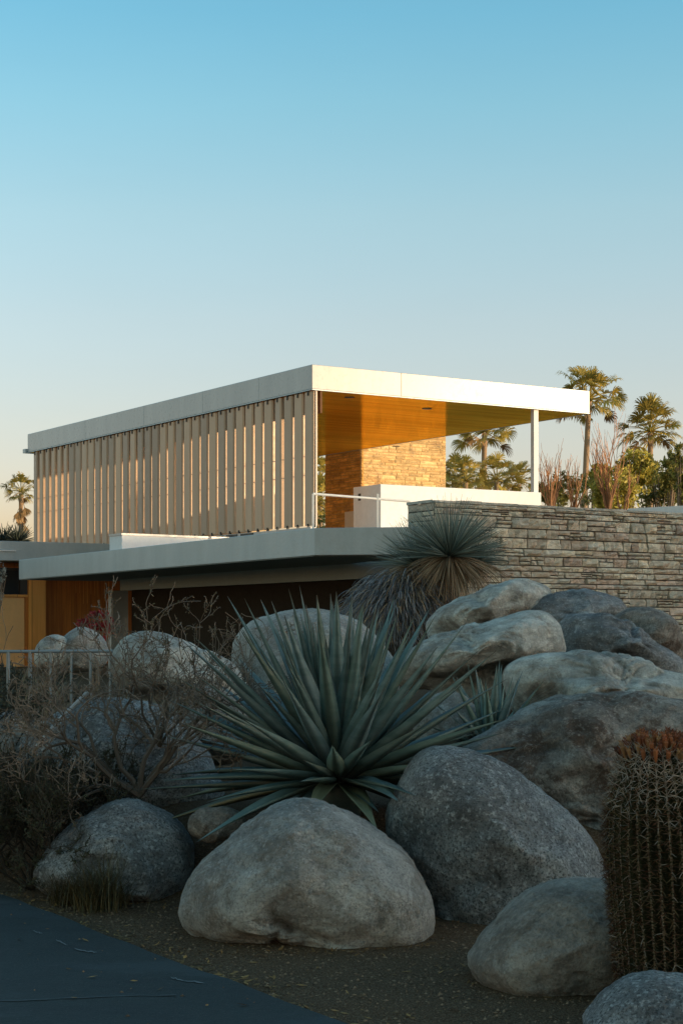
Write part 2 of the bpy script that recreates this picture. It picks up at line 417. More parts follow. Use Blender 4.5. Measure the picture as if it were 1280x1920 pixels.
# hill added out of view at the right, ridge stepped to shade the garden
SUN_AZ = math.atan2(-.25, .965)                    # direction towards the sun, from +X
SUN_EL = R_(4.1)
hl = MB()
rows = []
YS = [-190+3.6*i for i in range(56)]+[12+.5*i for i in range(30)]+[28+3*i for i in range(12)]
NY = len(YS)
XS = [36, 40, 43, 45, 46, 48, 52]+[58+7*i for i in range(20)]
for x in XS:
    row = []
    for y in YS:
        row.append((x, y))
    rows.append(row)
RX = 46.0
def ridge_z(x, y):
    base = 3.20+(RX-.65)*math.tan(SUN_EL)/math.cos(SUN_AZ)+.38*smooth(15.2, 13.9, y)
    e = smooth(62, 50, y)*smooth(-185, -120, y)
    top = base + .10*noise.noise(Vector((x*.15, y*.2, 0)))*smooth(9, 5, y)
    back = top + (x-RX)*.03
    z = smooth(36, RX, x)*top if x < RX else back
    return z*e+ .0
vs = [(x, y, ridge_z(x, y)-.3) for row in rows for (x, y) in row]
hl.add(vs, [(a*NY+b, (a+1)*NY+b, (a+1)*NY+b+1, a*NY+b+1) for a in range(len(XS)-1) for b in range(NY-1)])
t = NT('shade_hillside'); c = t.mix(t.noise(.4, 8, .7), (.12, .095, .07), (.22, .18, .13)); n = t.bump(t.noise(1.2, 8, .7), .8, .4)
M['shade_hill'] = t.done(c, .95, 0, n, .1)
tag(hl.build('shade_hill', M['shade_hill'], smoothed=True), kind='structure')

# ------------------------------------------------------------------ boulders
def interp_poly(pts, cx, cy):
    a = sorted((math.atan2(-(y-cy), x-cx), math.hypot(x-cx, y-cy)) for x, y in pts)
    def r(t):
        n = len(a)
        for i in range(n):
            t0, r0 = a[i]; t1, r1 = a[(i+1) % n]
            if i == n-1: t1 += 2*math.pi
            tt = t if t >= a[0][0] else t+2*math.pi
            if t0 <= tt <= t1:
                # catmull rom through neighbours for a rounded outline
                rm = a[i-1][1]; rp = a[(i+2) % n][1]; k = (tt-t0)/max(1e-6, t1-t0)
                cr = .5*((2*r0)+(-rm+r1)*k+(2*rm-5*r0+4*r1-rp)*k*k+(-rm+3*r0-3*r1+rp)*k**3)
                return max(min(cr, max(r0, r1)*1.06), min(r0, r1)*.94)
        return a[0][1]
    T = [r(-math.pi+2*math.pi*i/360) for i in range(361)]
    for _ in range(2): T = [(T[(i-1) % 360]+2*T[i % 360]+T[(i+1) % 360])/4 for i in range(360)]; T.append(T[0])
    def f(t):
        q = (t+math.pi)/(2*math.pi)*360; i = int(q) % 360; k = q-int(q); return T[i]*(1-k)+T[i+1]*k
    return f
import bmesh
_bm = bmesh.new(); bmesh.ops.create_icosphere(_bm, subdivisions=6, radius=1)
ICO6 = ([v.co.copy() for v in _bm.verts], [tuple(v.index for v in f.verts) for f in _bm.faces]); _bm.free()
_bm = bmesh.new(); bmesh.ops.create_icosphere(_bm, subdivisions=5, radius=1)
ICO5 = ([v.co.copy() for v in _bm.verts], [tuple(v.index for v in f.verts) for f in _bm.faces]); _bm.free()
BG = 'granite boulders heaped across the desert garden'
def boulder(pts, Y, depth, mat, label, seed, under=.0, facet=.05, dents=(), rough=.035, prof=.82, big=False, lean=0, creases=()):
    xs_ = [p[0] for p in pts]; ys_ = [p[1] for p in pts]
    cx = (min(xs_)+max(xs_))/2; cy = (min(ys_)+max(ys_))/2
    rf = interp_poly(pts, cx, cy); C = at(cx, cy, Y); k = Y/F_PX
    size = (max(xs_)-min(xs_))*k/2; ang_ = mat in ('chalk', 'slate', 'brown')
    off = Vector((seed*7.31, seed*3.17, seed*1.7))
    # random chopping planes: flat broken faces on the camera side and back
    rr = random.Random(seed); planes = []
    for i in range(18):
        dn = Vector((rr.uniform(-1, 1), rr.uniform(-1, .5), rr.uniform(-.8, 1)))
        if dn.length < .2: continue
        planes.append((dn.normalized(), rr.uniform(.60, .88) if ang_ else rr.uniform(.80, .96)-facet*1.1))
    V, Fc = ICO6 if big else ICO5
    out = []
    for d_ in V:
        rho = math.hypot(d_.x, d_.z); th = math.atan2(d_.z, d_.x)
        # flat facets
        q = d_.copy(); fy = 1.0
        for pn, pd in planes:
            dd = q.dot(pn)
            if dd > pd: q -= pn*(dd-pd)*(.95 if ang_ else min(1, .35+facet*6))
        fy = -q.y if False else q.y
        r = rf(th)*k*(rho**prof)
        sq = (math.hypot(q.x, q.z)/max(rho, 1e-4)) if rho > .05 else 1
        sq = sq+(1-sq)*(smooth(.6, 1, rho)*.75+.2 if ang_ else smooth(.6, 1, rho))
        P = Vector((r*math.cos(th)*sq, 0, r*math.sin(th)*sq))
        yy = math.copysign(abs(fy)**.85, fy)*depth
        n1 = noise.noise(d_*1.6+off); n2 = noise.noise(d_*4+off*1.3); n3 = noise.noise(d_*9+off*2.1)
        n4 = 1-abs(noise.noise(Vector((d_.x*1.8, d_.y*2, d_.z*3.4))+off*.7))*2
        disp = size*(facet*1.2*n1*(1-rho*.6)+rough*n2*(1-.35*rho)+rough*.42*n3+rough*.45*n4*(1-.5*rho))
        if not ang_:
            cell = noise.voronoi(Vector((d_.x*1.5, d_.y*1.5, d_.z*1.8))+off*2)[0]
            disp += size*.05*(min(cell[1]-cell[0], .25)-.12)*(1-.6*rho)
            disp += size*.012*noise.noise(d_*17+off)
        if ang_:
            cell = noise.voronoi(Vector((d_.x*2.2, d_.y*2.2, d_.z*3.2))+off)[0]
            disp += size*.045*(min(cell[1]-cell[0], .18)-.1)*2.2*(1-.5*rho)
            disp += size*.022*noise.noise(Vector((P.x*2+P.z*3, yy*2, P.z*16))/max(size, .2)*.5+off)
        P += Vector((d_.x*disp, 0, d_.z*disp)); yy += d_.y*disp*1.4
        if under and yy < 0:
            lo = smooth(.15, -.5, d_.z)
            yy += under*depth*lo*(-d_.y)
        yy += lean*P.z
        if d_.y < 0:
            for (dx, dy, dr_, dd) in dents:
                X = (dx-cx)*k; Z = -(dy-cy)*k; e = ((P.x-X)**2+(P.z-Z)**2)/((dr_*k)**2)
                if e < 6: yy += dd*math.exp(-e)
            for (ax, ay, bx_, by_, cw, cd) in creases:
                A_ = Vector(((ax-cx)*k, -(ay-cy)*k)); B_ = Vector(((bx_-cx)*k, -(by_-cy)*k)); Pq = Vector((P.x, P.z)); AB = B_-A_
                tt = max(0, min(1, (Pq-A_).dot(AB)/AB.length_squared)); e = (Pq-A_-AB*tt).length/(cw*k)
                if e < 3: yy += cd*math.exp(-e*e)
        out.append(C+Vector((P.x, yy, P.z)))
    mb = MB(); mb.add(out, Fc)
    base = Vector((C.x, C.y, max(min(v.z for v in out), gh(C.x, C.y)-.1)))
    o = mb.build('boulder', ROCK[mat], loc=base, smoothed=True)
    tag(o, label, 'boulder', BG)
    return o
BOULD = [
 ([(341,1715),(350,1665),(375,1625),(420,1580),(470,1535),(520,1506),(565,1500),(620,1512),(680,1540),(725,1570),(765,1605),(785,1635),(803,1670),(810,1715),(805,1755),(780,1775),(740,1787),(690,1799),(650,1794),(600,1788),(540,1794),(470,1786),(420,1775),(370,1758)],
  8.75, .62, 'pale', 'large pale smooth boulder in front, with a dented face, beside the driveway', 1, dict(big=True, under=.1, facet=.05, rough=.022, prof=.72,
   creases=[(515,1678,548,1712,9,.05),(545,1710,612,1732,13,.03),(524,1700,522,1745,7,.045),(522,1745,540,1765,9,.05),(540,1765,650,1782,11,.06),(385,1740,400,1765,7,.035),(650,1640,690,1600,7,.012)], dents=[(640,1690,70,-.07),(560,1620,40,-.04),(730,1660,50,-.03),(440,1720,40,-.04),(760,1730,40,-.03)])),
 ([(723,1530),(735,1490),(755,1450),(790,1410),(815,1400),(860,1401),(900,1412),(950,1435),(1000,1470),(1050,1510),(1085,1545),(1110,1585),(1125,1620),(1140,1648),(1140,1720),(1100,1790),(1000,1815),(950,1800),(900,1788),(850,1775),(815,1745),(795,1690),(765,1640),(735,1590)],
  9.35, .62, 'speck', 'tall salt and pepper speckled boulder leaning beside the agave', 2, dict(big=True, facet=.06, rough=.02, prof=.75, dents=[(760,1560,40,.05),(950,1480,60,-.03),(860,1620,60,-.03)], creases=[(800,1640,850,1700,14,.02),(900,1440,1010,1540,20,-.02)])),
 ([(879,1805),(893,1775),(930,1730),(975,1685),(1020,1662),(1080,1652),(1145,1650),(1200,1668),(1245,1750),(1240,1830),(1190,1880),(1120,1900),(1040,1896),(960,1872),(910,1852)],
  7.55, .42, 'pale_dim', 'smooth tan-grey boulder tucked against the barrel cactus', 3, dict(big=True, facet=.05, rough=.016, prof=.75)),
 ([(1095,1925),(1115,1895),(1150,1862),(1200,1836),(1260,1832),(1330,1850),(1370,1900),(1370,1960),(1250,1990),(1130,1980)],
  6.45, .35, 'speck', 'low grey boulder at the foot of the barrel cactus', 4, dict(facet=.05, rough=.02)),
 ([(865,1405),(905,1378),(960,1350),(1010,1325),(1060,1310),(1130,1303),(1200,1300),(1270,1313),(1350,1340),(1390,1450),(1360,1600),(1200,1660),(1120,1620),(1040,1580),(940,1500),(890,1440)],
  10.5, .75, 'brown', 'broad brown weathered boulder with rusty hollows behind the barrel cactus', 5, dict(big=True, facet=.09, rough=.035, dents=[(1000,1410,45,.12),(940,1400,30,.08),(1100,1370,50,-.08),(1080,1460,50,.08),(1150,1380,60,-.06)])),
 ([(943,1268),(960,1243),(1000,1231),(1060,1225),(1120,1222),(1180,1232),(1240,1255),(1290,1265),(1350,1290),(1350,1370),(1200,1380),(1020,1365),(970,1340),(950,1310)],
  12.1, .6, 'chalk', 'chalky long boulder with veined top lying above the brown one', 6, dict(big=True, facet=.08, rough=.035, under=.3, dents=[(1020,1320,40,.1)])),
 ([(725,1262),(760,1225),(800,1200),(850,1185),(900,1172),(950,1156),(1000,1145),(1032,1155),(1050,1180),(1053,1215),(1040,1240),(985,1250),(945,1275),(925,1300),(895,1315),(850,1305),(800,1295),(745,1285)],
  12.7, .55, 'chalk', 'flat topped chalky slab with a shaded underside, tipped towards the agave', 7, dict(big=True, facet=.12, rough=.03, under=.75, prof=.7)),
 ([(798,1175),(812,1150),(850,1130),(890,1112),(930,1095),(960,1086),(1000,1090),(1027,1105),(1030,1150),(950,1185),(880,1205),(820,1215),(800,1200)],
  14.6, .5, 'chalk', 'tan and grey mottled boulder just below the spiky yucca', 8, dict(facet=.1, rough=.045, under=.3)),
 ([(975,1150),(1010,1120),(1050,1107),(1085,1104),(1130,1112),(1160,1125),(1172,1145),(1160,1200),(1080,1230),(1030,1215),(1000,1180)],
  14.5, .5, 'slate', 'dark layered boulder with a thin tan ridge, under the stone wall', 9, dict(facet=.1, rough=.05)),
 ([(1040,1185),(1065,1158),(1110,1150),(1150,1158),(1185,1175),(1225,1205),(1262,1225),(1290,1262),(1200,1268),(1100,1250),(1040,1230)],
  13.5, .45, 'slate', 'blue-grey banded slab sloping down in front of the round tan one', 10, dict(facet=.12, rough=.05, under=.2)),
 ([(1140,1175),(1160,1148),(1195,1138),(1230,1142),(1258,1160),(1274,1190),(1284,1240),(1270,1270),(1200,1262),(1150,1230)],
  13.9, .45, 'brown', 'rounded greyish tan boulder below the right end of the stone wall', 11, dict(facet=.05, rough=.035)),
 ([(437,1225),(445,1192),(470,1168),(510,1152),(560,1143),(610,1144),(650,1155),(690,1180),(720,1210),(745,1255),(730,1330),(600,1350),(480,1330),(443,1270)],
  13.6, .7, 'pale', 'round pale boulder rising directly behind the big agave', 12, dict(big=True, facet=.04, rough=.014, prof=.72)),
 ([(205,1240),(222,1205),(255,1188),(295,1184),(335,1195),(370,1217),(410,1230),(440,1255),(463,1300),(460,1345),(400,1360),(330,1360),(260,1320),(215,1285)],
  12.6, .6, 'chalk', 'long pale boulder with a flat sloping side behind the bare shrub', 13, dict(big=True, facet=.1, rough=.02, under=.4)),
 ([(110,1215),(125,1190),(150,1176),(175,1182),(195,1200),(200,1240),(160,1260),(115,1250)],
  15.5, .35, 'pale', 'small rounded pale rock below the cedar wall', 14, dict(facet=.05)),
 ([(68,1225),(80,1198),(105,1190),(128,1200),(132,1240),(100,1255),(72,1250)],
  15.3, .3, 'chalk', 'smallest pale rock beside the metal gate top rail', 15, dict(facet=.06)),
 ([(20,1440),(60,1375),(110,1335),(170,1315),(250,1312),(320,1335),(362,1378),(395,1430),(418,1490),(400,1560),(250,1620),(80,1600),(20,1520)],
  11.2, .6, 'speck', 'wide grey boulder half hidden by the bare shrub', 16, dict(big=True, facet=.1, rough=.03)),
 ([(70,1640),(88,1595),(135,1548),(190,1515),(235,1502),(280,1510),(322,1532),(350,1565),(361,1602),(355,1650),(335,1692),(290,1703),(200,1700),(110,1680)],
  9.95, .5, 'speck', 'speckled granite boulder at the left, beside the driveway grass', 17, dict(big=True, facet=.07, rough=.028, dents=[(170,1570,40,.05),(330,1670,20,.06)])),
 ([(352,1545),(362,1524),(400,1515),(440,1520),(460,1538),(450,1560),(420,1572),(370,1570),(355,1560)],
  9.75, .2, 'brown', 'small flat stone between the two front boulders', 18, dict(facet=.05)),
 ([(775,1370),(790,1320),(830,1296),(862,1300),(890,1325),(905,1360),(900,1400),(860,1420),(800,1415)],
  11.7, .35, 'pale', 'small pale rock wedged between the two agaves', 19, dict(facet=.08)),
 ([(-60,1400),(-30,1350),(10,1335),(55,1340),(80,1370),(85,1430),(40,1460),(-50,1450)],
  12.0, .4, 'pale', 'pale rock below the galvanised gate bars', 20, dict(facet=.07)),
 ([(300,1330),(330,1290),(390,1290),(440,1310),(480,1350),(480,1400),(380,1430),(310,1400)],
  12.0, .4, 'brown', 'shaded brown boulder under the long pale one', 21, dict(facet=.07)),
]
for (pts, Y, dep, m, lab, sd, kw) in BOULD:
    boulder(pts, Y, dep, m, lab, sd, **kw)

# ------------------------------------------------------------------ stone faces
def stones(mb, org, du, width, z0, z1, nrm_, course, blen, bulge, seed, pal, fine=.07, gap=.006):
    r = random.Random(seed)
    z = z0
    while z < z1-.02:
        h = min(r.uniform(*course), z1-z)
        if z1-(z+h) < course[0]*.6: h = z1-z
        x = 0
        while x < width-.001:
            L = r.uniform(*blen)*(1.0 if h > course[0]*1.3 else 1.3)
            if width-(x+L) < blen[0]*.7: L = width-x
            splits = [(0, 1)]
            q = r.random()
            if h > course[0]*1.35:
                if q < .28: k = r.uniform(.35, .65); splits = [(0, k), (k, 1)]
                elif q < .36: splits = [(0, .34), (.34, .67), (.67, 1)]
            for (s0, s1) in splits:
                parts = [(0, 1)]
                if len(splits) > 1 and L > blen[0]*1.5 and r.random() < .5:
                    k = r.uniform(.35, .65); parts = [(0, k), (k, 1)]
                for (p0, p1) in parts:
                    xa, xb = x+L*p0+gap/2, x+L*p1-gap/2; za, zb = z+h*s0+gap/2, z+h*s1-gap/2
                    nu = max(4, min(14, int((xb-xa)/fine)+4)); nv = max(4, min(8, int((zb-za)/fine)+4))
                    ea, eb = min(.2, .006/(xb-xa)), min(.2, .006/(zb-za))
                    ga = [0]+[ea+(1-2*ea)*i/(nu-2) for i in range(nu-1)]+[1]; gb = [0]+[eb+(1-2*eb)*i/(nv-2) for i in range(nv-1)]+[1]
                    out = r.uniform(.2, 1)*bulge; tx = r.uniform(-1, 1)*bulge*.5; tz = r.uniform(-1, .6)*bulge*.5
                    c = r.choice(pal); k = r.uniform(.78, 1.18); mb.cur = (c[0]*k, c[1]*k, c[2]*k, 1)
                    so = Vector((r.uniform(0, 50), r.uniform(0, 50), r.uniform(0, 50)))
                    vs = []
                    for jz in range(nv+1):
                        for iu in range(nu+1):
                            a, b = ga[iu], gb[jz]
                            ed = 0 if iu in (0, nu) or jz in (0, nv) else (.5 if iu in (1, nu-1) or jz in (1, nv-1) else 1)
                            w = noise.noise(Vector((a*3*(xb-xa)/.2, b*2.2, 0))+so)*bulge*.9+noise.noise(Vector((a*8, b*5, 5))+so)*bulge*.45
                            dpt_ = (.010+out+tx*(a-.5)*2+tz*(b-.5)*2+w)
                            dpt_ = max(dpt_, .004)*(1 if ed >= 1 else .62) if ed > 0 else -.03
                            jx_ = 0 if 0 < iu < nu else r.uniform(-.3, .3)*gap*0
                            vs.append(org+du*(xa+(xb-xa)*a+jx_)+nrm_*dpt_+Vector((0, 0, za+(zb-za)*b)))
                    mb.add(vs, [(jz*(nu+1)+iu, jz*(nu+1)+iu+1, (jz+1)*(nu+1)+iu+1, (jz+1)*(nu+1)+iu) for jz in range(nv) for iu in range(nu)])
            x += L
        z += h

# garden stone wall
PAL = [(.29, .265, .225), (.27, .255, .225), (.25, .225, .195), (.31, .28, .235), (.25, .24, .22), (.27, .235, .205), (.285, .27, .24), (.26, .215, .19)]
w0 = at(813, 937, 21.3); w0.z = 0; wL = at(765, 942, 21.85); wL.z = 0; wR = at(1280, 962, 23.9); wR.z = 0
dW = (wR-w0).normalized(); wR2 = w0+dW*8.5
ZT = 3.137
wall = empty('stone_wall', (w0.x+2, w0.y+1, .6))
tag(wall, 'long garden wall of split grey sandstone blocks behind the heaped boulders', 'stone wall')
core = MB(); nb = Vector((-dW.y, dW.x, 0))
dLf = (w0-wL).normalized()
wLb = wL+Vector((.12, .45, 0)); w0b = w0+dW*.9+nb*.68
core.prism([w0, wR2, wR2+nb*.7, w0b, wLb, wL], .5, ZT-.035)
core.build('wall_core', M['mortar'], wall)
st = MB()
stones(st, w0, dW, 8.5, .75, ZT-.03, -nb, (.06, .15), (.12, .40), .046, 5, PAL, gap=.0045)
st.build('stone_facing', M['stone_grey'], wall, smoothed=False)
stl = MB(); nl = Vector((dLf.y, -dLf.x, 0)); 
stones(stl, wL, dLf, (w0-wL).length, 2.2, ZT-.03, nl, (.10, .2), (.3, .6), .012, 6, PAL)
stl.build('end_facing', M['stone_grey'], wall)
cp = MB(); cpp = [wL-dLf*.015+nl*.02, w0-nb*.035+nl*.0, wR2-nb*.035, wR2+nb*.74, wL+nb*.4]
rc = random.Random(8)
x = 0; L0 = 8.5
while x < L0:
    L = rc.uniform(.3, .8); e = min(L0, x+L)
    k = rc.uniform(.8, 1.1); cp.cur = (.25*k, .25*k, .24*k, 1)
    p0 = w0+dW*(x+.003); p1 = w0+dW*(e-.003); zt = ZT+rc.uniform(-.006, .006)
    of = nb*(-.03+rc.uniform(-.008, .006))
    tk = .33 if x < .9 else .7
    cp.prism([p0+of, p1+of, p1+nb*tk, p0+nb*tk], ZT-.032, zt); x = e
cp.prism([wL-dLf*.015+nl*.02, w0-dW*.003+nl*.02, w0-dW*.003+nb*.32, wLb], ZT-.032, ZT+.003)
cp.build('capping', M['stone_grey'], wall)

# pale roof beyond the wall at the right
rb = empty('outbuilding', (9, 41, .5))
tag(rb, 'low white roofed outbuilding showing just above the stone wall at the right', 'outbuilding')
m_ = MB(); pp = [at(1125, 950, 40), at(1420, 950, 36.5), at(1500, 950, 44), at(1180, 950, 46)]
m_.prism(pp, [4.05, 3.9, 3.9, 4.05], [4.24, 4.20, 4.20, 4.24])
m_.build('roof', M['white'], rb)
m_ = MB(); m_.prism([pp[0]+Vector((.3, .3, 0)), pp[1]+Vector((-.2, .3, 0)), pp[2]+Vector((-.3, -.3, 0)), pp[3]+Vector((.3, -.3, 0))], .5, 3.88)
m_.build('wall', M['tan'], rb)

# ------------------------------------------------------------------ the house
ZB, ZTp = 5.378, 5.796          # upper roof
RU, RV = 5.92, 12.2
house = empty('house', H(3, 6, .6))
tag(house, 'flat roofed modernist house with louvred rooftop pavilion, ochre stone chimney and wood soffit', 'house')
ro = MB(); ro.hbox(0, RU, 0, RV, ZB+.02, ZTp)
roof = ro.build('upper_roof', M['alu'], house, bevel=.008)
m_ = MB(); m_.hbox(.0, RU, -.006, .02, ZB, ZB+.018); m_.hbox(-.006, .02, .021, RV, ZB, ZB+.018); m_.hbox(RU-.02, RU+.004, .021, RV, ZB, ZB+.018)
m_.build('drip_edge', M['alu_shade'], roof)
m_ = MB(); m_.hbox(.021, RU-.021, .021, RV-.02, ZB+.004, ZB+.019)
so = m_.build('soffit', M['soffit'], roof)
# recessed downlights
for (px, v) in ((655, .45), (742, 6.6), (800, 1.0)):
    m_ = MB(); u = u_at(px, v); p = H(u, v, ZB+.003)
    m_.tube([p, p+Vector((0, 0, -.006))], .09, 16)
    m_.build('downlight', M['dark'], roof)
for px in (752, 942):
    u = u_at(px, 0); m_ = MB(); m_.hbox(u-.004, u+.004, -.002, .0, ZB+.02, ZTp); m_.build('panel_seam', M['dark'] if px == 752 else M['alu_shade'], roof)
for px in (160, 270, 380, 485):
    v = v_at(px, 0); m_ = MB(); m_.hbox(-.002, 0, v-.003, v+.003, ZB+.02, ZTp); m_.build('panel_seam', M['alu_shade'], roof)
m_ = MB(); m_.hbox(-.05, .25, RV+.002, RV+.16, ZB+.0, ZB+.09); m_.build('gutter_end', M['alu_shade'], roof)

# louvers
ZL = 3.14
NL = 36; pitch = 12.0/NL
rl = random.Random(3)
prof = [(-.137, -.004), (-.105, -.024), (.108, -.024), (.137, .002), (.110, .016), (-.112, .016), (-.117, .065), (-.137, .065)]
meshes = {}
for i in range(NL):
    v = .16+pitch*i
    ang = R_(rl.uniform(-.5, 3.5))
    if i >= 30: ang = R_(-8)
    if i == 3: ang = R_(-9)
    if i == 4: ang = R_(3)
    if i in (19, 20): ang = R_(-3)
    key = round(math.degrees(ang)*2)
    lv = MB()
    zt, zb = ZB-.014, ZL+.03
    c_ = H(.05, v, 0)
    ca, sa = math.cos(ang), math.sin(ang)
    vs = []
    for z in (zb, zt):
        for (w, n_) in prof:
            q = UD*(n_*ca - w*sa)+VD*(w*ca+n_*sa)
            vs.append(c_+q+Vector((0, 0, z)))
    lv.add(vs, [tuple(range(7, -1, -1)), tuple(range(8, 16))]+[(k, (k+1) % 8, (k+1) % 8+8, k+8) for k in range(8)])
    lo = lv.build('louver', M['louver'], house)
    for za_, zb_ in ((zt-.06, ZB+.004), (ZL, zb+.03)):
        pn = MB(); pn.hbox(.008, .05, v-.012, v+.012, za_, zb_); pn.build('pivot_pin', M['dark'], lo)
m_ = MB(); m_.hbox(-.01, .10, .03, 12.1, ZL-.05, ZL); m_.build('louver_track', M['alu'], house)
m_ = MB(); m_.hbox(.18, .22, .04, 12.0, 5.02, ZB+.003); m_.build('gap_shade_strip', M['umber'], house)  # dark strip added for the interior shade at the tops of the gaps
# push rods linking the louvers
for zz in (4.02, 4.33):
    m_ = MB(); m_.tube([H(.145, .1, zz), H(.145, 12.0, zz)], .009, 6); m_.build('linkage_rod', M['dark'], house)
# lower side of the deck under the louvers, with dark vents
m_ = MB(); m_.hbox(-.02, 8.6, .0, 12.4, 2.86, ZL-.06); m_.build('deck', M['white'], house)
for (a, b) in ((475, 452), (445, 425), (420, 395)):
    v0, v1 = v_at(a, -.01), v_at(b, -.01); m_ = MB(); m_.hbox(-.024, -.015, v0, v1, ZL-.056, ZL-.01); m_.build('vent', M['dark'], house)
# end wall, sunlit through the open pavilion
m_ = MB(); m_.hbox(.35, RU+.3, 12.02, 12.18, ZL-.058, ZB-.002); m_.build('end_wall', M['cream'], house)
# parapet and post
u0, u1 = u_at(713, 0), u_at(1014, 0)
m_ = MB(); m_.hbox(u0, u1, 0, .84, 2.87, 3.9); m_.hbox(u1-.2, u1-.002, .842, 6.2, 2.87, 3.885); par = m_.build('parapet', M['white'], house, bevel=.01)  # second box: unseen return wall added to keep sun off the wing fascia
m_ = MB(); m_.hbox(u0-.004, u0, .60, .68, 3.66, 3.78); m_.build('wall_light', M['dark'], par)
pu = u_at(1000, .12)
m_ = MB(); m_.hbox(pu-.055, pu+.05, .05, .14, 3.9, ZB+.004); m_.build('post', M['white'], house, bevel=.004)
# last louvre jamb post
m_ = MB(); m_.hbox(.075, .09, .002, .014, ZL, ZB); m_.build('jamb', M['alu'], house)
# chimney
ch_u0, ch_v0 = 6.0, v_at(678, 6.0); ch_u1 = u_at(835, ch_v0); ch_v1 = v_at(610, 6.0)
cb = MB(); cb.hbox(ch_u0, ch_u1, ch_v0, ch_v1, 2.9, 5.95)
chm = cb.build('chimney', M['mortar_gold'], house)
GP = [(.46, .41, .34), (.43, .38, .31), (.48, .43, .36), (.42, .37, .30), (.46, .40, .31)]
sg = MB()
stones(sg, H(ch_u0-.03, ch_v0, 0), UD, ch_u1-ch_u0+.03, 2.95, 5.95, -VD, (.05, .10), (.14, .55), .014, 9, GP, fine=.08, gap=.003)
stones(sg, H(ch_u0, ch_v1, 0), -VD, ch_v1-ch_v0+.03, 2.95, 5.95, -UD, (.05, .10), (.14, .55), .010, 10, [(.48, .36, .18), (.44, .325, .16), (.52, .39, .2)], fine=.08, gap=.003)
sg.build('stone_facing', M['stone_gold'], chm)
# railing
rl_ = MB(); ra, rb_ = at(587, 926, 26.6), at(768, 940, 27.1); 
m_ = MB(); m_.tube([ra, rb_], .019, 8); m_.build('handrail', M['white'], house)
for px, Yp in ((587, 26.6), (708, 26.93)):
    p = at(px, 926, Yp); m_ = MB(); m_.hexa([p+Vector((sx*.017, sy*.02, -p.z+z)) for z in (2.86, p.z) for sx, sy in ((-1, -1), (1, -1), (1, 1), (-1, 1))])
    m_.build('baluster', M['white'], house)
# ledge the railing stands on
m_ = MB(); m_.prism([ra+Vector((-.35, -.25, 0)), rb_+Vector((2.2, 1.0, 0)), H(3.6, -.002, 0), H(-.2, -.002, 0)], 2.6, 2.86); m_.build('terrace_ledge', M['white'], house)

# lower wing
m_ = MB(); m_.hbox(-9, -.03, 7.5, 13, 2.775, 3.154); wr = m_.build('wing_roof', M['alu_shade'], house, bevel=.008)
uu = u_at(30, 7.5)
m_ = MB(); m_.hbox(-4, uu, 7.47, 7.498, 2.955, 2.975); m_.build('painted_light_streak', M['white'], wr)  # white strip standing in for a streak of light on the fascia
VW = 8.3
uA, uB, uC = u_at(-200, VW), u_at(46, VW), u_at(52, VW); uD = u_at(84, VW); uE = u_at(240, 9.3)
m_ = MB(); m_.hbox(uA, uB, VW, VW+.2, .3, 2.08); m_.build('tan_panel', M['tan'], house)
m_ = MB(); m_.hbox(uA, uC, VW-.05, VW+.2, 2.085, 2.13); m_.build('window_sill', M['wood_light'], house)
m_ = MB(); m_.hbox(uA, uB-.08, VW+.08, VW+.12, 2.135, 2.62); wn = m_.build('window', M['glass'], house)
m_ = MB(); m_.hbox(uB-.08, uC, VW, VW+.2, 2.135, 2.62); m_.hbox(uA, uC, VW, VW+.2, 2.624, 2.66); m_.hbox(uB-1.5, uB-1.46, VW+.03, VW+.075, 2.135, 2.62); m_.build('frame', M['dark'], wn)
m_ = MB(); m_.hbox(uA, uC, VW+.02, VW+.2, 2.664, 2.77); m_.hbox(uB+.002, uC, VW-.02, VW+.2, .3, 2.082); m_.build('timber_trim', M['wood'], house)
m_ = MB(); m_.hbox(uC+.003, uD, VW-.06, VW+.9, .3, 2.77); m_.build('timber_pier', M['wood_light'], house)
m_ = MB(); m_.hbox(uD-.3, uE+1.2, 9.3, 9.45, .3, 2.77); m_.build('timber_wall', M['wood'], house)
# fine pale cords hanging before the timber wall
rr = random.Random(2)
for px in (143, 150, 157, 164, 171, 178, 184, 197, 204):
    u = u_at(px, 8.9); m_ = MB(); m_.tube([H(u, 8.9, 2.6), H(u, 8.9, rr.uniform(1.95, 2.2))], .006, 4); m_.build('hanging_cord', M['wood_light'], house)

# ------------------------------------------------------------------ carport
cpD = at(590, 990, 20.76); cpE = at(36, 1050, 28.95); cpF = Vector((1.05, 20.47, 2.75)); cpG = cpE+UD*2.5
cpt = [cpD, cpF, Vector((-1.6, 27.2, 0)), cpG, cpE]
zt_ = [2.75, 2.75, 2.67, 2.655, 2.654]; zb_ = [2.402, 2.402, 2.33, 2.31, 2.306]
carport = empty('carport', (-1, 24, .55))
tag(carport, 'low carport with a wide pale metal fascia over a dark opening', 'carport')
m_ = MB(); m_.prism(cpt, [z+.012 for z in zb_], zt_); cr = m_.build('carport_roof', M['alu_shade'], carport, bevel=.006)
cen = sum((Vector((p.x, p.y, 0)) for p in cpt), Vector())/5
ins = [Vector((p.x, p.y, 0))+(cen-Vector((p.x, p.y, 0)))*.012 for p in cpt]
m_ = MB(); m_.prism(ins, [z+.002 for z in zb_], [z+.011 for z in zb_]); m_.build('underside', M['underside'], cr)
b0 = Vector((-.373, 23.6, 0)); VDc = Vector((cpE.x-cpD.x, cpE.y-cpD.y, 0)).normalized()
bs = b0-VDc*2.6; be = b0+VDc*6.4
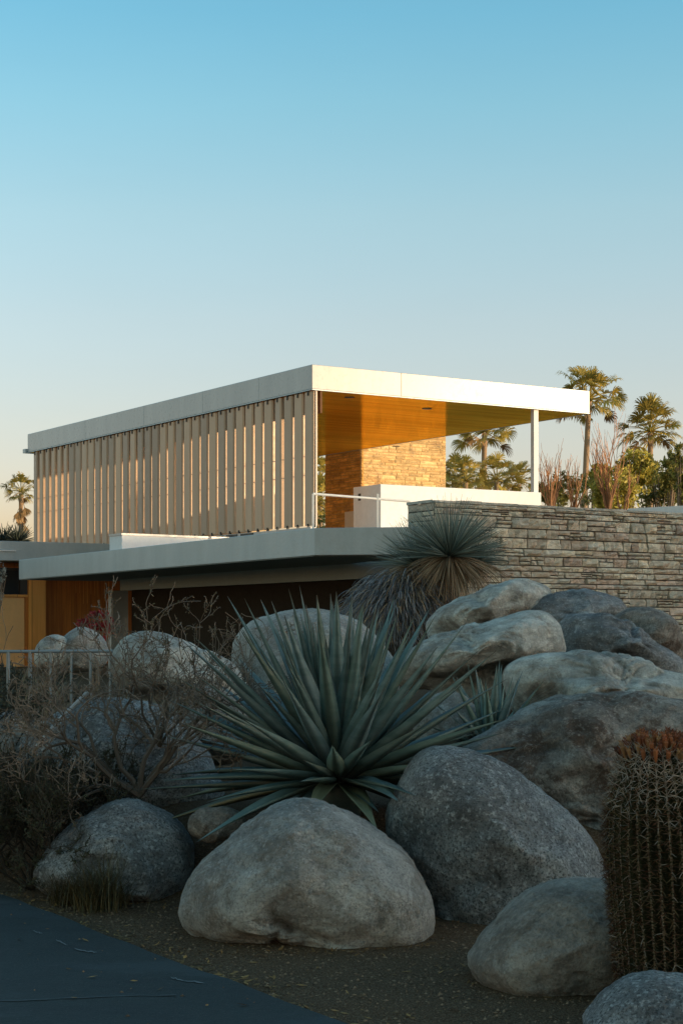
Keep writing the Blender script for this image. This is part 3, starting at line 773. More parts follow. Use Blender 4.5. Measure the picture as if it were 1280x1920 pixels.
m_ = MB(); m_.hexa([bs+Vector((0, 0, 2.18)), be+Vector((0, 0, 2.13)), be+UD*.25+Vector((0, 0, 2.13)), bs+UD*.25+Vector((0, 0, 2.18)),
    bs+Vector((0, 0, 2.405)), be+Vector((0, 0, 2.325)), be+UD*.25+Vector((0, 0, 2.325)), bs+UD*.25+Vector((0, 0, 2.405))])
m_.build('beam', M['beam'], carport)
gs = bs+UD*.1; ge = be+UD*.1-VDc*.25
m_ = MB(); m_.prism([gs, ge, ge+UD*.08, gs+UD*.08], .2, [2.19, 2.14, 2.14, 2.19]); m_.build('opening_shade', M['garage'], carport)  # near-black sheet put in for the darkness inside the opening
m_ = MB(); pe = be-VDc*.12; m_.prism([pe-UD*.22, pe+UD*.10, pe+UD*.10+VDc*.12, pe-UD*.22+VDc*.12], .2, 2.126); m_.build('column', M['alu_shade'], carport, bevel=.005)
# white rooflight kerb standing on the carport roof
ka = at(229, 1000, 26.0); kb = at(440, 1008.5, 27.35); ka.z = kb.z = 0
m_ = MB(); m_.prism([ka, kb, kb+VD*.45, ka+VD*.45], 2.6, 2.958); kk = m_.build('roof_kerb', M['white'], carport)
m_ = MB(); kd = (kb-ka).normalized(); m_.prism([ka-UD*.012-VD*.012, kb-VD*.012, kb+VD*.46, ka+VD*.46-UD*.012], 2.93, 2.962); m_.build('kerb_cap', M['alu'], kk)

# ------------------------------------------------------------------ plants
def blade(mb, base, az, el, L, W, droop=.0, chan=.35, nseg=9, wf=None, twist=0, edge_=True):
    """one thick channelled leaf"""
    d0 = Vector((math.cos(az)*math.cos(el), math.sin(az)*math.cos(el), math.sin(el)))
    side = Vector((-math.sin(az), math.cos(az), 0))
    up = side.cross(d0)*-1
    if up.z < 0: up = -up
    if abs(d0.z) > .97: up = Vector((-math.cos(az), -math.sin(az), .2)).normalized()
    pts = []; p = Vector(base); d = d0.copy(); vs = []
    for i in range(nseg+1):
        s = i/nseg
        w = W*(wf(s) if wf else 1)
        u_ = side.cross(d); u_ = -u_ if u_.dot(up) < 0 else u_
        u_.normalize()
        sd = (side*math.cos(twist*s)+u_*math.sin(twist*s))
        th = W*.10*(1-s)
        vs += [p-sd*w*.5+u_*w*chan*.5, p-sd*w*.2+u_*w*chan*.08, p+sd*w*.2+u_*w*chan*.08, p+sd*w*.5+u_*w*chan*.5, p-u_*(th+w*.12)]
        p = p+d*(L/nseg)
        d = (d+Vector((0, 0, -droop/nseg))).normalized()
    fs = []
    for i in range(nseg):
        a, b = i*5, i*5+5
        fs += [(a, a+1, b+1, b), (a+1, a+2, b+2, b+1), (a+2, a+3, b+3, b+2), (a+3, a+4, b+4, b+3), (a+4, a, b, b+4)]
    b0i = len(mb.v); c0 = mb.cur
    mb.add(vs, fs)
    if edge_:
        for i in range(nseg+1):
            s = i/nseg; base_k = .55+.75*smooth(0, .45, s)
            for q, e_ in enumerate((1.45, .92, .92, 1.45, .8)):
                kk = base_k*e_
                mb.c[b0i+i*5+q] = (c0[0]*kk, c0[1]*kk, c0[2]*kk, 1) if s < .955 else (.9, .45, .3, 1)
    return p
t = NT('agave_blue')
mp = t.noise(2.5, 3, .5)
c = t.mix(t.noise(6, 5, .6), (.065, .105, .098), (.14, .19, .175))
c = t.mix(t.ramp(t.noise(9, 2, .5, vec=t.mapping((.5, .5, 2.2))), [(.45, 0), (.6, .6)]), c, (.055, .098, .09))
c = t.mix(1.0, c, t.attr(), 'MULTIPLY')
n = t.bump(t.noise(40, 4, .6), .2, .004)
M['agave'] = t.done(c, .42, 0, n, .5)
def agave(name, base, n, Lr, W, lab, seed, elmin=-10, spread=1.0, elmax=86):
    r = random.Random(seed)
    root = empty(name, base); tag(root, lab, 'agave')
    wf = lambda s: (.55+.55*math.sin(math.pi*min(1, s*1.15+.05)**.8))*(1-s**3.2)+.015 if s < .97 else .03
    for i in range(n):
        f = (i+.5)/n
        az = i*2.39996+r.uniform(-.15, .15); el = R_(elmax-(elmax-elmin)*f**1.05+r.uniform(-4, 4))
        L = r.uniform(*Lr)*(.72+.28*math.sin(math.pi*min(1, f*1.25+.1)*.8))
        mb = MB(); k = r.uniform(.75, 1.2); b_ = r.uniform(.9, 1.12); mb.cur = (k, k, k*b_, 1)
        rad = .05+.09*f
        b0_ = Vector(base)+Vector((math.cos(az)*rad, math.sin(az)*rad, .02+.10*(1-f)))
        dr2 = r.uniform(-.03, .10)+(.18 if el < .15 else 0)
        if el < .02 and r.random() < .45: mb.cur = (k*1.7, k*1.15, k*.75, 1)
        tip = blade(mb, b0_, az, el, L, W*r.uniform(.85, 1.12), dr2, .45, 14, wf, twist=r.uniform(-.35, .35))
        lf = mb.build('leaf', M['agave'], root, smoothed=True)
    if n >= 90:      # the smaller leaves packed between the large ones
        mb = MB()
        for i in range(70):
            f = r.random(); az = r.uniform(0, 6.283); el = R_(84-88*f); k = r.uniform(.6, 1.05); mb.cur = (k, k, k, 1)
            rad = .04+.09*f; b0_ = Vector(base)+Vector((math.cos(az)*rad, math.sin(az)*rad, .02+.10*(1-f)))
            blade(mb, b0_, az, el, r.uniform(.75, 1.08)*Lr[0], W*r.uniform(.6, .85), r.uniform(0, .2), .45, 9, wf)
        tag(mb.build('leaf_cluster', M['agave'], root, smoothed=True), kind='stuff')
    cb_ = MB(); cb_.tube([Vector(base)+Vector((0, 0, -.18)), Vector(base)+Vector((0, 0, .0)), Vector(base)+Vector((0, 0, .14))], [.13, .15, .06], 12)
    cb_.build('heart', M['agave'], root, smoothed=True)
    return root
ab = at(634, 1474, 10.0)
agave('agave', ab, 98, (1.02, 1.22), .116, 'huge blue-green agave with long stiff pointed leaves fanning out', 21, elmin=-14)
sb = at(920, 1400, 11.4)
agave('agave', sb, 26, (.42, .55), .055, 'small upright agave wedged between the heaped boulders', 22, elmin=25)

# yucca with two heads and a shaggy skirt
def spray(mb, cen, n, L, W, elr, r, droop, cols, wob=.0, azr=None):
    for i in range(n):
        az = r.uniform(0, 6.283) if azr is None else r.uniform(*azr)
        s0, s1 = math.sin(R_(elr[0])), math.sin(R_(elr[1]))
        el = math.asin(r.uniform(s0, s1)); l = L*r.uniform(.75, 1.1)
        d = Vector((math.cos(az)*math.cos(el), math.sin(az)*math.cos(el), math.sin(el)))
        sd = d.cross(Vector((r.uniform(-1, 1), r.uniform(-1, 1), r.uniform(-1, 1))))
        if sd.length < .1: continue
        sd.normalize(); c = r.choice(cols); k = r.uniform(.6, 1.3); mb.cur = (c[0]*k, c[1]*k, c[2]*k, 1)
        p = Vector(cen)+d*.05; pr = None; m = 5; dd = d.copy()
        for q in range(m+1):
            w = W*(1-.8*(q/m))*.5
            cur = (p-sd*w, p+sd*w)
            if pr: mb.quad(pr[0], pr[1], cur[1], cur[0])
            pr = cur; p = p+dd*(l/m)
            dd = (dd+Vector((r.uniform(-wob, wob), r.uniform(-wob, wob), -droop/m+r.uniform(-wob, wob)))).normalized()
M['blade'] = leaf_mat('yucca_blades', (.9, .9, .9), (1, 1, 1), .5, 0)
yy = empty('yucca', at(800, 1200, 16.2)); tag(yy, 'spiky green yucca with a shaggy grey skirt of dead leaves before the wall', 'yucca')
r = random.Random(31)
GR = [(.16, .21, .19), (.25, .31, .27), (.13, .17, .15), (.34, .39, .34)]
BR = [(.34, .26, .17), (.44, .34, .23), (.22, .165, .11)]
GY = [(.23, .25, .29), (.16, .18, .21), (.30, .32, .36), (.10, .11, .12)]
hd = MB()
c1 = at(842, 1045, 16.0); c2 = at(786, 1062, 16.3); c3 = at(880, 1058, 16.2)
spray(hd, c1, 1000, .52, .011, (0, 90), r, .10, GR)
spray(hd, c2, 550, .44, .010, (0, 90), r, .10, GR)
spray(hd, c3, 420, .36, .010, (0, 80), r, .20, GR)
hd.build('leaf_rosette', M['blade'], yy)
dl = MB()
spray(dl, c1, 650, .42, .011, (-80, 5), r, .7, BR)
spray(dl, c2, 450, .42, .011, (-75, 8), r, .8, BR)
spray(dl, c3, 320, .36, .011, (-75, 10), r, .8, BR)
dl.build('dead_leaves', M['blade'], yy)
sk = MB()
for i in range(8500):
    # thatch hanging over a rounded mound
    a = r.uniform(0, 6.283); h = r.random()**.8
    px, py = 770-h*48+r.gauss(0, 3), 1085+h*115
    cc = at(px, py, 16.3); rad = (.30+.14*math.sin(h*3.14))*(1 if h < .75 else .95)
    o_ = Vector((math.cos(a), math.sin(a)*.8, 0))
    p = cc+o_*rad*r.uniform(.6, 1)+Vector((0, 0, r.uniform(-.05, .12)))
    d = (o_*.7+Vector((0, 0, r.uniform(-.4, .25)))).normalized()
    c = r.choice(GY if r.random() < .75 else BR); k = r.uniform(.6, 1.35); sk.cur = (c[0]*k, c[1]*k, c[2]*k, 1)
    sd = Vector((r.uniform(-1, 1), r.uniform(-1, 1), r.uniform(-.3, .3))).normalized()
    pr = None
    for q in range(5):
        w = .0058*(1-.7*q/4); cur = (p-sd*w, p+sd*w)
        if pr: sk.quad(pr[0], pr[1], cur[1], cur[0])
        pr = cur; p = p+d*.055; d = (d+Vector((r.uniform(-.2, .2), r.uniform(-.2, .2), -.42))).normalized()
sk.build('skirt', M['blade'], yy)
tr = MB(); tr.tube([at(735, 1260, 16.3), at(745, 1190, 16.3), at(770, 1110, 16.3), at(800, 1070, 16.25), c2], [.32, .34, .26, .14, .05], 12)
tr.tube([at(800, 1075, 16.2), c1], [.12, .05], 10); tr.build('trunk', leaf_mat('thatch_core', (.05, .045, .04), (.08, .07, .06), .95), yy, smoothed=True)

# barrel cactus
bx = xat(1257, 7.05); by = 7.05
bc = empty('barrel_cactus', (bx, by, 0)); tag(bc, 'tall ribbed barrel cactus bristling with spines and crowned with rusty red buds', 'cactus')
HGT = 1.145; NR = 34
BPR = [(0, .215), (.1, .225), (.33, .243), (.5, .255), (.62, .255), (.74, .240), (.84, .205), (.92, .165), (.97, .125), (1.0, .06), (1.01, .05)]
def brad(s):
    for (a, ra_), (b, rb2) in zip(BPR, BPR[1:]):
        if s <= b: return (ra_+(rb2-ra_)*max(0, s-a)/(b-a))*.96
    return .05
def lean(z): return Vector((-.05*(z/HGT)**1.5, .02*(z/HGT), 0))
m_ = MB(); NA = NR*8; NZ = 60
vs = []
for jz in range(NZ+1):
    s = jz/NZ; rr_ = max(brad(s), .02)
    if s > .93: rr_ = max(rr_, .06*(1-s)/.07)
    for ia in range(NA):
        a = 2*math.pi*ia/NA; rib = abs(math.sin(a*NR/2))**.8
        q = rr_*(1-.22*rib)
        vs.append(Vector((bx, by, s*HGT-.03))+lean(s*HGT)+Vector((math.cos(a)*q, math.sin(a)*q, 0)))
m_.add(vs, [(jz*NA+i, jz*NA+(i+1) % NA, (jz+1)*NA+(i+1) % NA, (jz+1)*NA+i) for jz in range(NZ) for i in range(NA)])
t = NT('cactus_skin'); c = t.mix(t.noise(4, 4, .6), (.022, .026, .012), (.042, .044, .020)); M['cactus'] = t.done(c, .7, 0, None, .2)
m_.build('body', M['cactus'], bc, smoothed=True)
sp = MB(); r = random.Random(41)
for k in range(NR):
    a0 = 2*math.pi*k/NR
    if math.sin(a0) > .55: continue
    for j_ in range(44):
        s = .01+j_/44*.97; rr_ = brad(s)
        if rr_ < .07: continue
        cpos = Vector((bx, by, s*HGT-.03))+lean(s*HGT)+Vector((math.cos(a0)*rr_, math.sin(a0)*rr_, 0))
        out = Vector((math.cos(a0), math.sin(a0), max(0, (s-.72))*3)).normalized(); tan = Vector((-math.sin(a0), math.cos(a0), 0))
        top = smooth(.62, .9, s)
        for q in range(8):
            an = q/8*6.283+r.uniform(-.3, .3)
            dd = (out*r.uniform(.35, 1.0)+tan*math.cos(an)*.9+Vector((0, 0, 1))*math.sin(an)*.8).normalized()
            L = r.uniform(.028, .052)*(1+.25*top)
            cc = (.34, .29, .24) if r.random() < .08+.7*top else r.choice([(.16, .09, .045), (.11, .045, .022), (.17, .12, .055)])
            kk_ = r.uniform(.6, 1.2)*(.75+.5*top); sp.cur = (cc[0]*kk_, cc[1]*kk_, cc[2]*kk_, 1)
            sd = dd.cross(Vector((r.uniform(-1, 1), r.uniform(-1, 1), r.uniform(-1, 1)))).normalized()*.0013
            b1 = cpos; e1 = cpos+dd*L*.6; e2 = e1+(dd+Vector((0, 0, r.uniform(-.5, .2)))).normalized()*L*.4
            sd = sd*1.35; sp.quad(b1-sd, b1+sd, e1+sd*.7, e1-sd*.7); sp.tri(e1-sd*.7, e1+sd*.7, e2)
        # felt pad
        sp.cur = (.24, .20, .14, 1) if top < .5 else (.28, .24, .2, 1)
        sp.quad(cpos-tan*.004+Vector((0, 0, -.009)), cpos+tan*.004+Vector((0, 0, -.009)), cpos+tan*.004+Vector((0, 0, .009))+out*.002, cpos-tan*.004+Vector((0, 0, .009))+out*.002)
M['spine'] = leaf_mat('cactus_spines', (.9, .9, .9), (1, 1, 1), .6, 0)
sp.build('spines', M['spine'], bc)
fl = MB(); topc = Vector((bx, by, HGT-.03))+lean(HGT)
for i in range(150):
    rd = r.uniform(.055, .165); a = r.uniform(0, 6.283); zz = -.02-(rd-.05)**1.5*1.7
    p = topc+Vector((math.cos(a)*rd, math.sin(a)*rd, zz-.01)); ti = Vector((math.cos(a)*rd*2.2, math.sin(a)*rd*2.2, 1)).normalized()
    k = r.uniform(.6, 1.4); c = r.choice([(.20, .062, .025), (.25, .09, .035), (.11, .036, .018), (.30, .16, .07)]); fl.cur = (c[0]*k, c[1]*k, c[2]*k, 1)
    l = r.uniform(.035, .06); fl.tube([p, p+ti*l*.5, p+ti*l, p+ti*l*1.12], [.005, .009, .0105, .004], 7)
    for q in range(5):
        an = q*1.257; e = p+ti*l*1.05; o_ = (ti.cross(Vector((math.cos(an), math.sin(an), .2)))).normalized(); fl.tri(e+o_*.009, e-o_*.002, e+ti*.014+o_*.013)
fl.build('flower_bud', M['spine'], bc)
wl = MB()
for i in range(500):
    a = r.uniform(0, 6.283); rd = .07*r.random()**.5; p = topc+Vector((math.cos(a)*rd, math.sin(a)*rd, -.02)); k = r.uniform(.7, 1.2); wl.cur = (.42*k, .34*k, .22*k, 1)
    e = p+Vector((r.uniform(-.015, .015), r.uniform(-.015, .015), r.uniform(.015, .04))); wl.tri(p-Vector((.0015, 0, 0)), p+Vector((.0015, 0, 0)), e)
wl.build('woolly_crown', M['spine'], bc)

RMIN = .0024
# bare twiggy shrubs
def twiggy(name, base, dirs, lab, cat, seed, L0, R0, depth, mat, leafmat=None, leafn=0, up=.15, spread=.7, group=None, leafs=.012, kids=(3, 4), bound=None, droop=0, kink=.26):
    r = random.Random(seed); mb = MB(); lm = MB(); ends = []
    def grow(p, d, L, R, lev):
        n = 4; pts = [p]; rad = [R]; q = p.copy(); dd = d.copy(); mids = []
        for i in range(n):
            dd = (dd+Vector((r.uniform(-1, 1), r.uniform(-1, 1), r.uniform(-1, 1)))*kink+Vector((0, 0, up-droop*lev))*.2).normalized()
            q = q+dd*L/n; pts.append(q.copy()); rad.append(max(R*(1-.38*(i+1)/n), RMIN)); mids.append((q.copy(), dd.copy()))
        k = r.uniform(.7, 1.25)*(.5, .65, .85, 1, 1.05, 1.1, 1.1)[lev]; mb.cur = (k, k*.97, k*.93, 1)
        mb.tube(pts, rad, 5 if lev < 2 else 3, cap=False)
        if bound and not bound(q): return
        if lev >= depth:
            ends.append((q.copy(), dd.copy())); ends.extend(mids[1:3]); return
        for i in range(r.randint(*kids)):
            m, md = mids[r.randint(1, n-1)] if i else mids[-1]
            nd = (md+Vector((r.uniform(-1, 1), r.uniform(-1, 1), r.uniform(-.8, 1)))*spread).normalized()
            grow(m, nd, L*r.uniform(.55, .85), R*.58, lev+1)
    for dd in dirs: grow(Vector(base), Vector(dd).normalized(), L0*r.uniform(.85, 1.15), R0, 0)
    root = empty(name, base); tag(root, lab, cat, group)
    mb.build('branches', mat, root)
    if leafmat and ends:
        for i in range(leafn):
            p, d = r.choice(ends); p = p-d*r.uniform(0, .05)
            a = Vector((r.uniform(-1, 1), r.uniform(-1, 1), r.uniform(-1, 1))).normalized(); b = a.cross(d)
            if b.length < .1: continue
            b.normalize(); s = leafs*r.uniform(.6, 1.4); k = r.uniform(.5, 1.35); lm.cur = (k, k*r.uniform(.85, 1.05), k*.9, 1)
            lm.quad(p, p+a*s+b*s*.35, p+a*s*2, p+a*s-b*s*.35)
        lm.build('foliage', leafmat, root)
    return root
M['twig'] = leaf_mat('grey_twigs', (.15, .12, .10), (.24, .20, .165), .85)
M['twig_dark'] = leaf_mat('dark_twigs', (.045, .04, .032), (.075, .065, .05), .9)
M['budleaf'] = leaf_mat('dry_leaflets', (.10, .085, .05), (.16, .13, .085), .8, 0, 9)
M['darkleaf'] = leaf_mat('dark_olive_leaves', (.035, .042, .02), (.06, .06, .032), .8, 0, 5)
M['fernleaf'] = leaf_mat('grey_green_leaves', (.05, .065, .05), (.09, .10, .075), .8, 0, 5)
sb2 = at(262, 1492, 10.2)
twiggy('shrub', sb2, [(-1, -.1, .55), (-.75, .2, .8), (-.35, -.1, 1), (.02, .1, 1), (.28, -.1, 1), (.6, .2, .8), (-.5, -.3, .7), (-1, .2, .25), (.35, .2, .9)],
  'bare thorny grey shrub with zigzag twigs between the agave and the gate', 'shrub', 52, .43, .019, 5, M['twig'], M['budleaf'], 5200, up=.30, spread=.88, leafs=.0085, kids=(2, 4), kink=.42)
st2 = MB(); 
sb3 = at(300, 1400, 10.4)
twiggy('shrub', sb3, [(.12, .0, 1), (.35, .1, .95), (-.25, .1, 1), (.0, .1, 1)], 'tall sparse twigs rising above the thorny shrub before the carport', 'shrub', 57, .40, .010, 4, M['twig'], M['budleaf'], 1900, up=.5, spread=.62, leafs=.009, kids=(2, 3), kink=.42)
for (px, py, Y, sd, lab, L) in ((60, 1640, 10.0, 61, 'dense dark bush in the shade at the left, over the driveway corner', .30), (-30, 1600, 10.6, 62, 'dark bush at the photo\'s left edge below the gate', .36), (140, 1560, 10.35, 63, 'dark brushy bush behind the speckled boulder', .30)):
    b = at(px, py, Y); b.z = gh(b.x, b.y)
    twiggy('bush', b, [(-.8, 0, .7), (-.3, -.5, 1), (.3, -.3, 1), (.7, .2, .8), (0, .4, 1), (-.5, .3, .9), (.5, -.5, .5), (-.6, -.5, .4)], lab, 'bush', sd, L, .010, 4, M['twig_dark'], M['darkleaf'], 11000, up=.3, spread=.85, leafs=.010, kids=(3, 4))
b = at(330, 1500, 10.3); b.z = gh(b.x, b.y)
for (px, py, Y, sd, lab) in ((35, 1440, 12.6, 64, 'green-grey bush growing behind the gate bars'), (-20, 1480, 11.6, 65, 'leafy low bush in front of the gate at the left')):
    b = at(px, py, Y); b.z = gh(b.x, b.y)
    twiggy('bush', b, [(-.7, 0, .8), (.3, -.5, 1), (.6, .2, .8), (0, .4, 1), (-.3, -.4, .9)], lab, 'bush', sd, .30, .010, 4, M['twig_dark'], M['fernleaf'], 6000, up=.3, spread=.8, leafs=.013, kids=(3, 3))
# grass tufts
def tuft(base, n, L, lab, seed, cols, lean_=.6, W=.004, name='grass_tuft'):
    r = random.Random(seed); mb = MB()
    for i in range(n):
        a = r.uniform(0, 6.283); e = r.uniform(.0, lean_); p = Vector(base)+Vector((r.gauss(0, L*.16), r.gauss(0, L*.16), 0))
        d = Vector((math.cos(a)*e, math.sin(a)*e, 1)).normalized(); sd = Vector((-math.sin(a), math.cos(a), 0)); l = L*r.uniform(.5, 1.1)
        c = r.choice(cols); k = r.uniform(.6, 1.3); mb.cur = (c[0]*k, c[1]*k, c[2]*k, 1); pr = None
        for q in range(5):
            w = W*(1-.85*q/4)*.5; cur = (p-sd*w, p+sd*w)
            if pr: mb.quad(pr[0], pr[1], cur[1], cur[0])
            pr = cur; p = p+d*l/4; d = (d+Vector((math.cos(a)*.18, math.sin(a)*.18, -.12))).normalized()
    o = mb.build(name, M['blade'], loc=base); tag(o, lab, 'grass', 'grass tufts among the rocks'); return o
OL = [(.075, .065, .025), (.05, .045, .02), (.10, .08, .035)]; DY = [(.30, .22, .10), (.22, .16, .07), (.38, .29, .15)]
p = at(190, 1690, 9.35); p.z = 0; tuft(p, 700, .40, 'dark grass tuft at the foot of the left speckled boulder', 71, OL+[(.14, .11, .05)], .9)
p = at(135, 1690, 9.5); p.z = 0; tuft(p, 400, .30, 'low dark grass tuft nearest the driveway', 72, OL, 1.0)
p = at(300, 1530, 10.15); p.z = gh(p.x, p.y); tuft(p, 380, .30, 'olive grass clump under the thorny shrub', 73, OL, .8)
p = at(10, 1340, 13.4); p.z = gh(p.x, p.y); tuft(p, 420, .75, 'tall dry golden grass behind the gate bars', 74, DY, .35, .006)
p = at(60, 1330, 13.8); p.z = gh(p.x, p.y); tuft(p, 300, .6, 'shorter dry straw grass below the cedar wall', 75, DY, .4, .006)

# red flowering bush by the cedar wall
def leafy(name, base, blobs, mat, lab, cat, seed, s, per, trunk=None, group=None, twigmat=None):
    """blobs: (centre, radius xyz) clumps filled with small leaf faces"""
    r = random.Random(seed); mb = MB(); root = empty(name, base); tag(root, lab, cat, group)
    for (c, rad) in blobs:
        ncl = max(6, int(per/40))
        for q in range(ncl):
            u = Vector((r.gauss(0, 1), r.gauss(0, 1), r.gauss(0, 1))).normalized()*(r.random()**.35)
            cc = Vector(c)+Vector((u.x*rad[0], u.y*rad[1], u.z*rad[2])); cr_ = min(rad)*r.uniform(.16, .34); k0 = r.uniform(.45, 1.35)
            for i in range(40):
                w = Vector((r.gauss(0, 1), r.gauss(0, 1), r.gauss(0, 1)))*cr_*.6
                p = cc+w; a = Vector((r.uniform(-1, 1), r.uniform(-1, 1), r.uniform(-1, 1))).normalized(); b = a.cross(Vector((r.uniform(-1, 1), r.uniform(-1, 1), r.uniform(-1, 1))))
                if b.length < .1: continue
                b.normalize(); ss = s*r.uniform(.6, 1.4); k = k0*r.uniform(.7, 1.25); mb.cur = (k, k, k*.9, 1)
                mb.quad(p-a*ss, p+b*ss*.4, p+a*ss, p-b*ss*.4)
    mb.build('crown' if cat == 'tree' else 'foliage', mat, root)
    tm = MB()
    for (c, rad) in blobs:
        c = Vector(c); pts = [Vector(base), Vector(base)*.4+c*.6+Vector((r.uniform(-.1, .1)*rad[0], 0, 0)), c+Vector((0, 0, rad[2]*.5))]
        tr_ = trunk or .02; tm.tube(pts, [tr_, tr_*.6, tr_*.2], 7)
        for q in range(7):
            u = Vector((r.gauss(0, 1), r.gauss(0, 1), abs(r.gauss(0, 1)))).normalized(); e = c+Vector((u.x*rad[0], u.y*rad[1], u.z*rad[2]))
            tm.tube([pts[1], (pts[1]+e)/2+Vector((0, 0, rad[2]*.1)), e], [tr_*.4, tr_*.25, tr_*.08], 5)
    tm.build('trunk', twigmat or M['bark'], root)
    return root
M['bark'] = leaf_mat('bark', (.16, .12, .085), (.24, .18, .13), .9)
M['redleaf'] = leaf_mat('red_bracts', (.30, .025, .035), (.42, .05, .06), .7, .2)
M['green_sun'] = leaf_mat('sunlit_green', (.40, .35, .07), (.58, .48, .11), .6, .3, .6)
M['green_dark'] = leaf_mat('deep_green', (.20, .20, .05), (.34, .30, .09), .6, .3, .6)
M['palmleaf'] = leaf_mat('palm_fronds', (.27, .25, .07), (.46, .38, .10), .5, .25, .6)
M['palmdead'] = leaf_mat('dead_fronds', (.22, .15, .08), (.30, .21, .12), .8, .1, .6)
M['palmtrunk'] = leaf_mat('palm_trunk', (.26, .185, .12), (.36, .26, .17), .9, 0, 5)
bp = at(180, 1225, 18)
bp.z = .6
leafy('flowering_bush', bp, [(at(165, 1172, 18), (.14, .14, .12)), (at(195, 1180, 18), (.16, .14, .12)), (at(185, 1155, 18), (.12, .1, .06))], M['redleaf'], 'red flowering bush against the dark cedar wall', 'bush', 81, .022, 500)

# gate
gt = empty('metal_gate', at(100, 1400, 12.4)); tag(gt, 'galvanised metal gate with a thin top rail and upright bars', 'gate')
m_ = MB(); m_.tube([at(-40, 1222, 12.4), at(212, 1221, 12.4)], .012, 8); m_.build('top_rail', M['galv'], gt)
for px in (16, 57, 95, 134, 170, 207, -22):
    m_ = MB(); m_.tube([at(px, 1222, 12.4), at(px, 1440, 12.4)], .014 if px in (16, 57) else .010, 8); m_.build('bar', M['galv'], gt)
hr = MB(); hr.tube([at(70, 1400, 10.35), at(110, 1352, 10.4), at(165, 1298, 10.5)], .014, 8)
o = hr.build('handrail', M['alu'], loc=at(70, 1400, 10.35)); tag(o, 'sloping galvanised handrail in front of the gate bars', 'handrail')

# ------------------------------------------------------------------ palms
def palm(base, crown, lab, seed, rr=1.0, skirt=0, R=.19, nf=44):
    r = random.Random(seed); base = Vector(base); crown = Vector(crown)
    root = empty('fan_palm', base); tag(root, lab, 'palm tree', 'fan palms beyond the house')
    m = MB(); pts = []; n = 14
    for i in range(n+1):
        s = i/n; p = base.lerp(crown, s)+Vector((.25*math.sin(s*2.4+seed), 0, 0))*(1-s)
        pts.append(p)
    m.tube(pts, [R*(1.25-.35*i/n)*(1+.05*((i*7) % 3-1)) for i in range(n+1)], 12); m.build('trunk', M['palmtrunk'], root, smoothed=True)
    fm = MB(); dm = MB()
    for f in range(nf+skirt):
        dead = f >= nf
        s = f/nf; az = f*2.39996+r.uniform(-.2, .2)
        el = R_(82-112*s**.9+r.uniform(-7, 7)) if not dead else R_(r.uniform(-85, -60))
        mb = dm if (dead or (s > .93)) else fm
        d = Vector((math.cos(az)*math.cos(el), math.sin(az)*math.cos(el), math.sin(el)))
        pl = r.uniform(.8, 1.45)*rr; p0 = crown+Vector((0, 0, .1)) if not dead else crown-Vector((0, 0, r.uniform(.1, 1.2)))
        p1 = p0+d*pl*.5; d2 = (d+Vector((0, 0, -.28))).normalized(); p2 = p1+d2*pl*.5
        k = r.uniform(.6, 1.3); mb.cur = (k*1.1, k, k*.8, 1)
        mb.tube([p0, p1, p2], [.03*rr, .022*rr, .014*rr], 4, cap=False)
        side = d2.cross(Vector((0, 0, 1))); side = side.normalized() if side.length > .1 else Vector((1, 0, 0)); nrm2 = side.cross(d2)
        nb_ = 20; bl = r.uniform(.62, .98)*rr
        roll = r.uniform(-.8, .8)
        sd2 = side*math.cos(roll)+nrm2*math.sin(roll); nr2 = nrm2*math.cos(roll)-side*math.sin(roll)
        for q in range(nb_):
            an = (q/(nb_-1)-.5)*R_(r.uniform(120, 190) if not dead else 90); w = .085*rr*r.uniform(.7, 1.1)
            bd = (d2*math.cos(an)+sd2*math.sin(an)+nr2*(.25*abs(math.sin(an))+r.uniform(-.08, .08))).normalized()
            ll = bl*(.72+.28*math.cos(an*.8)); pw = bd.cross(nr2).normalized()*w*.5
            a_, b_ = p2, p2+bd*ll*.5; dd = (bd+Vector((0, 0, -.30-r.uniform(0, .2)))).normalized(); c_ = b_+dd*ll*.30; de = (dd+Vector((0, 0, -1.1))).normalized(); e_ = c_+de*ll*.24
            mb.quad(a_-pw*.4, a_+pw*.4, b_+pw, b_-pw); mb.quad(b_-pw, b_+pw, c_+pw*.6, c_-pw*.6); mb.tri(c_-pw*.6, c_+pw*.6, e_)
    fm.build('crown', M['palmleaf'], root)
    if dm.v: dm.build('dead_fronds', M['palmdead'], root)
PY = 110
def palm_px(cx, cy, bx_, Y, lab, sd, **k):
    b = at(bx_, 1150, Y); b.z = 0; palm(b, at(cx, cy, Y), lab, sd, **k)
palm_px(1103, 752, 1090, PY, 'tallest fan palm, rising past the right end of the white roof', 3, rr=1.3)
palm_px(1218, 812, 1216, PY, 'fan palm at the right above the sunlit trees', 5, rr=1.2)
palm_px(908, 812, 898, PY, 'fan palm seen under the roof beside the slim post', 7, rr=1.15)
palm_px(40, 925, 48, PY, 'fan palm with a ragged dead skirt past the pavilion\'s far left corner', 9, rr=.72, skirt=16, R=.16, nf=34)
# low fan palms below
for (cx, cy, Y, sd, lab, q) in ((872, 905, 90, 11, 'low fan palm just above the white parapet, nearest the chimney', .72), (930, 903, 92, 12, 'low fan palm in the middle of the clump above the parapet', .78), (972, 908, 94, 13, 'low fan palm of the clump closest to the slim post', .68), (600, 905, 80, 14, 'fan palm in the gap between louvres and chimney', .72), (597, 950, 78, 15, 'low fan palm under the other one in the louvre gap', .75), (850, 900, 96, 17, 'low fan palm half hidden behind the chimney edge', .7)):
    palm_px(cx, cy, cx, Y, lab, sd, rr=q, R=.14, nf=40)

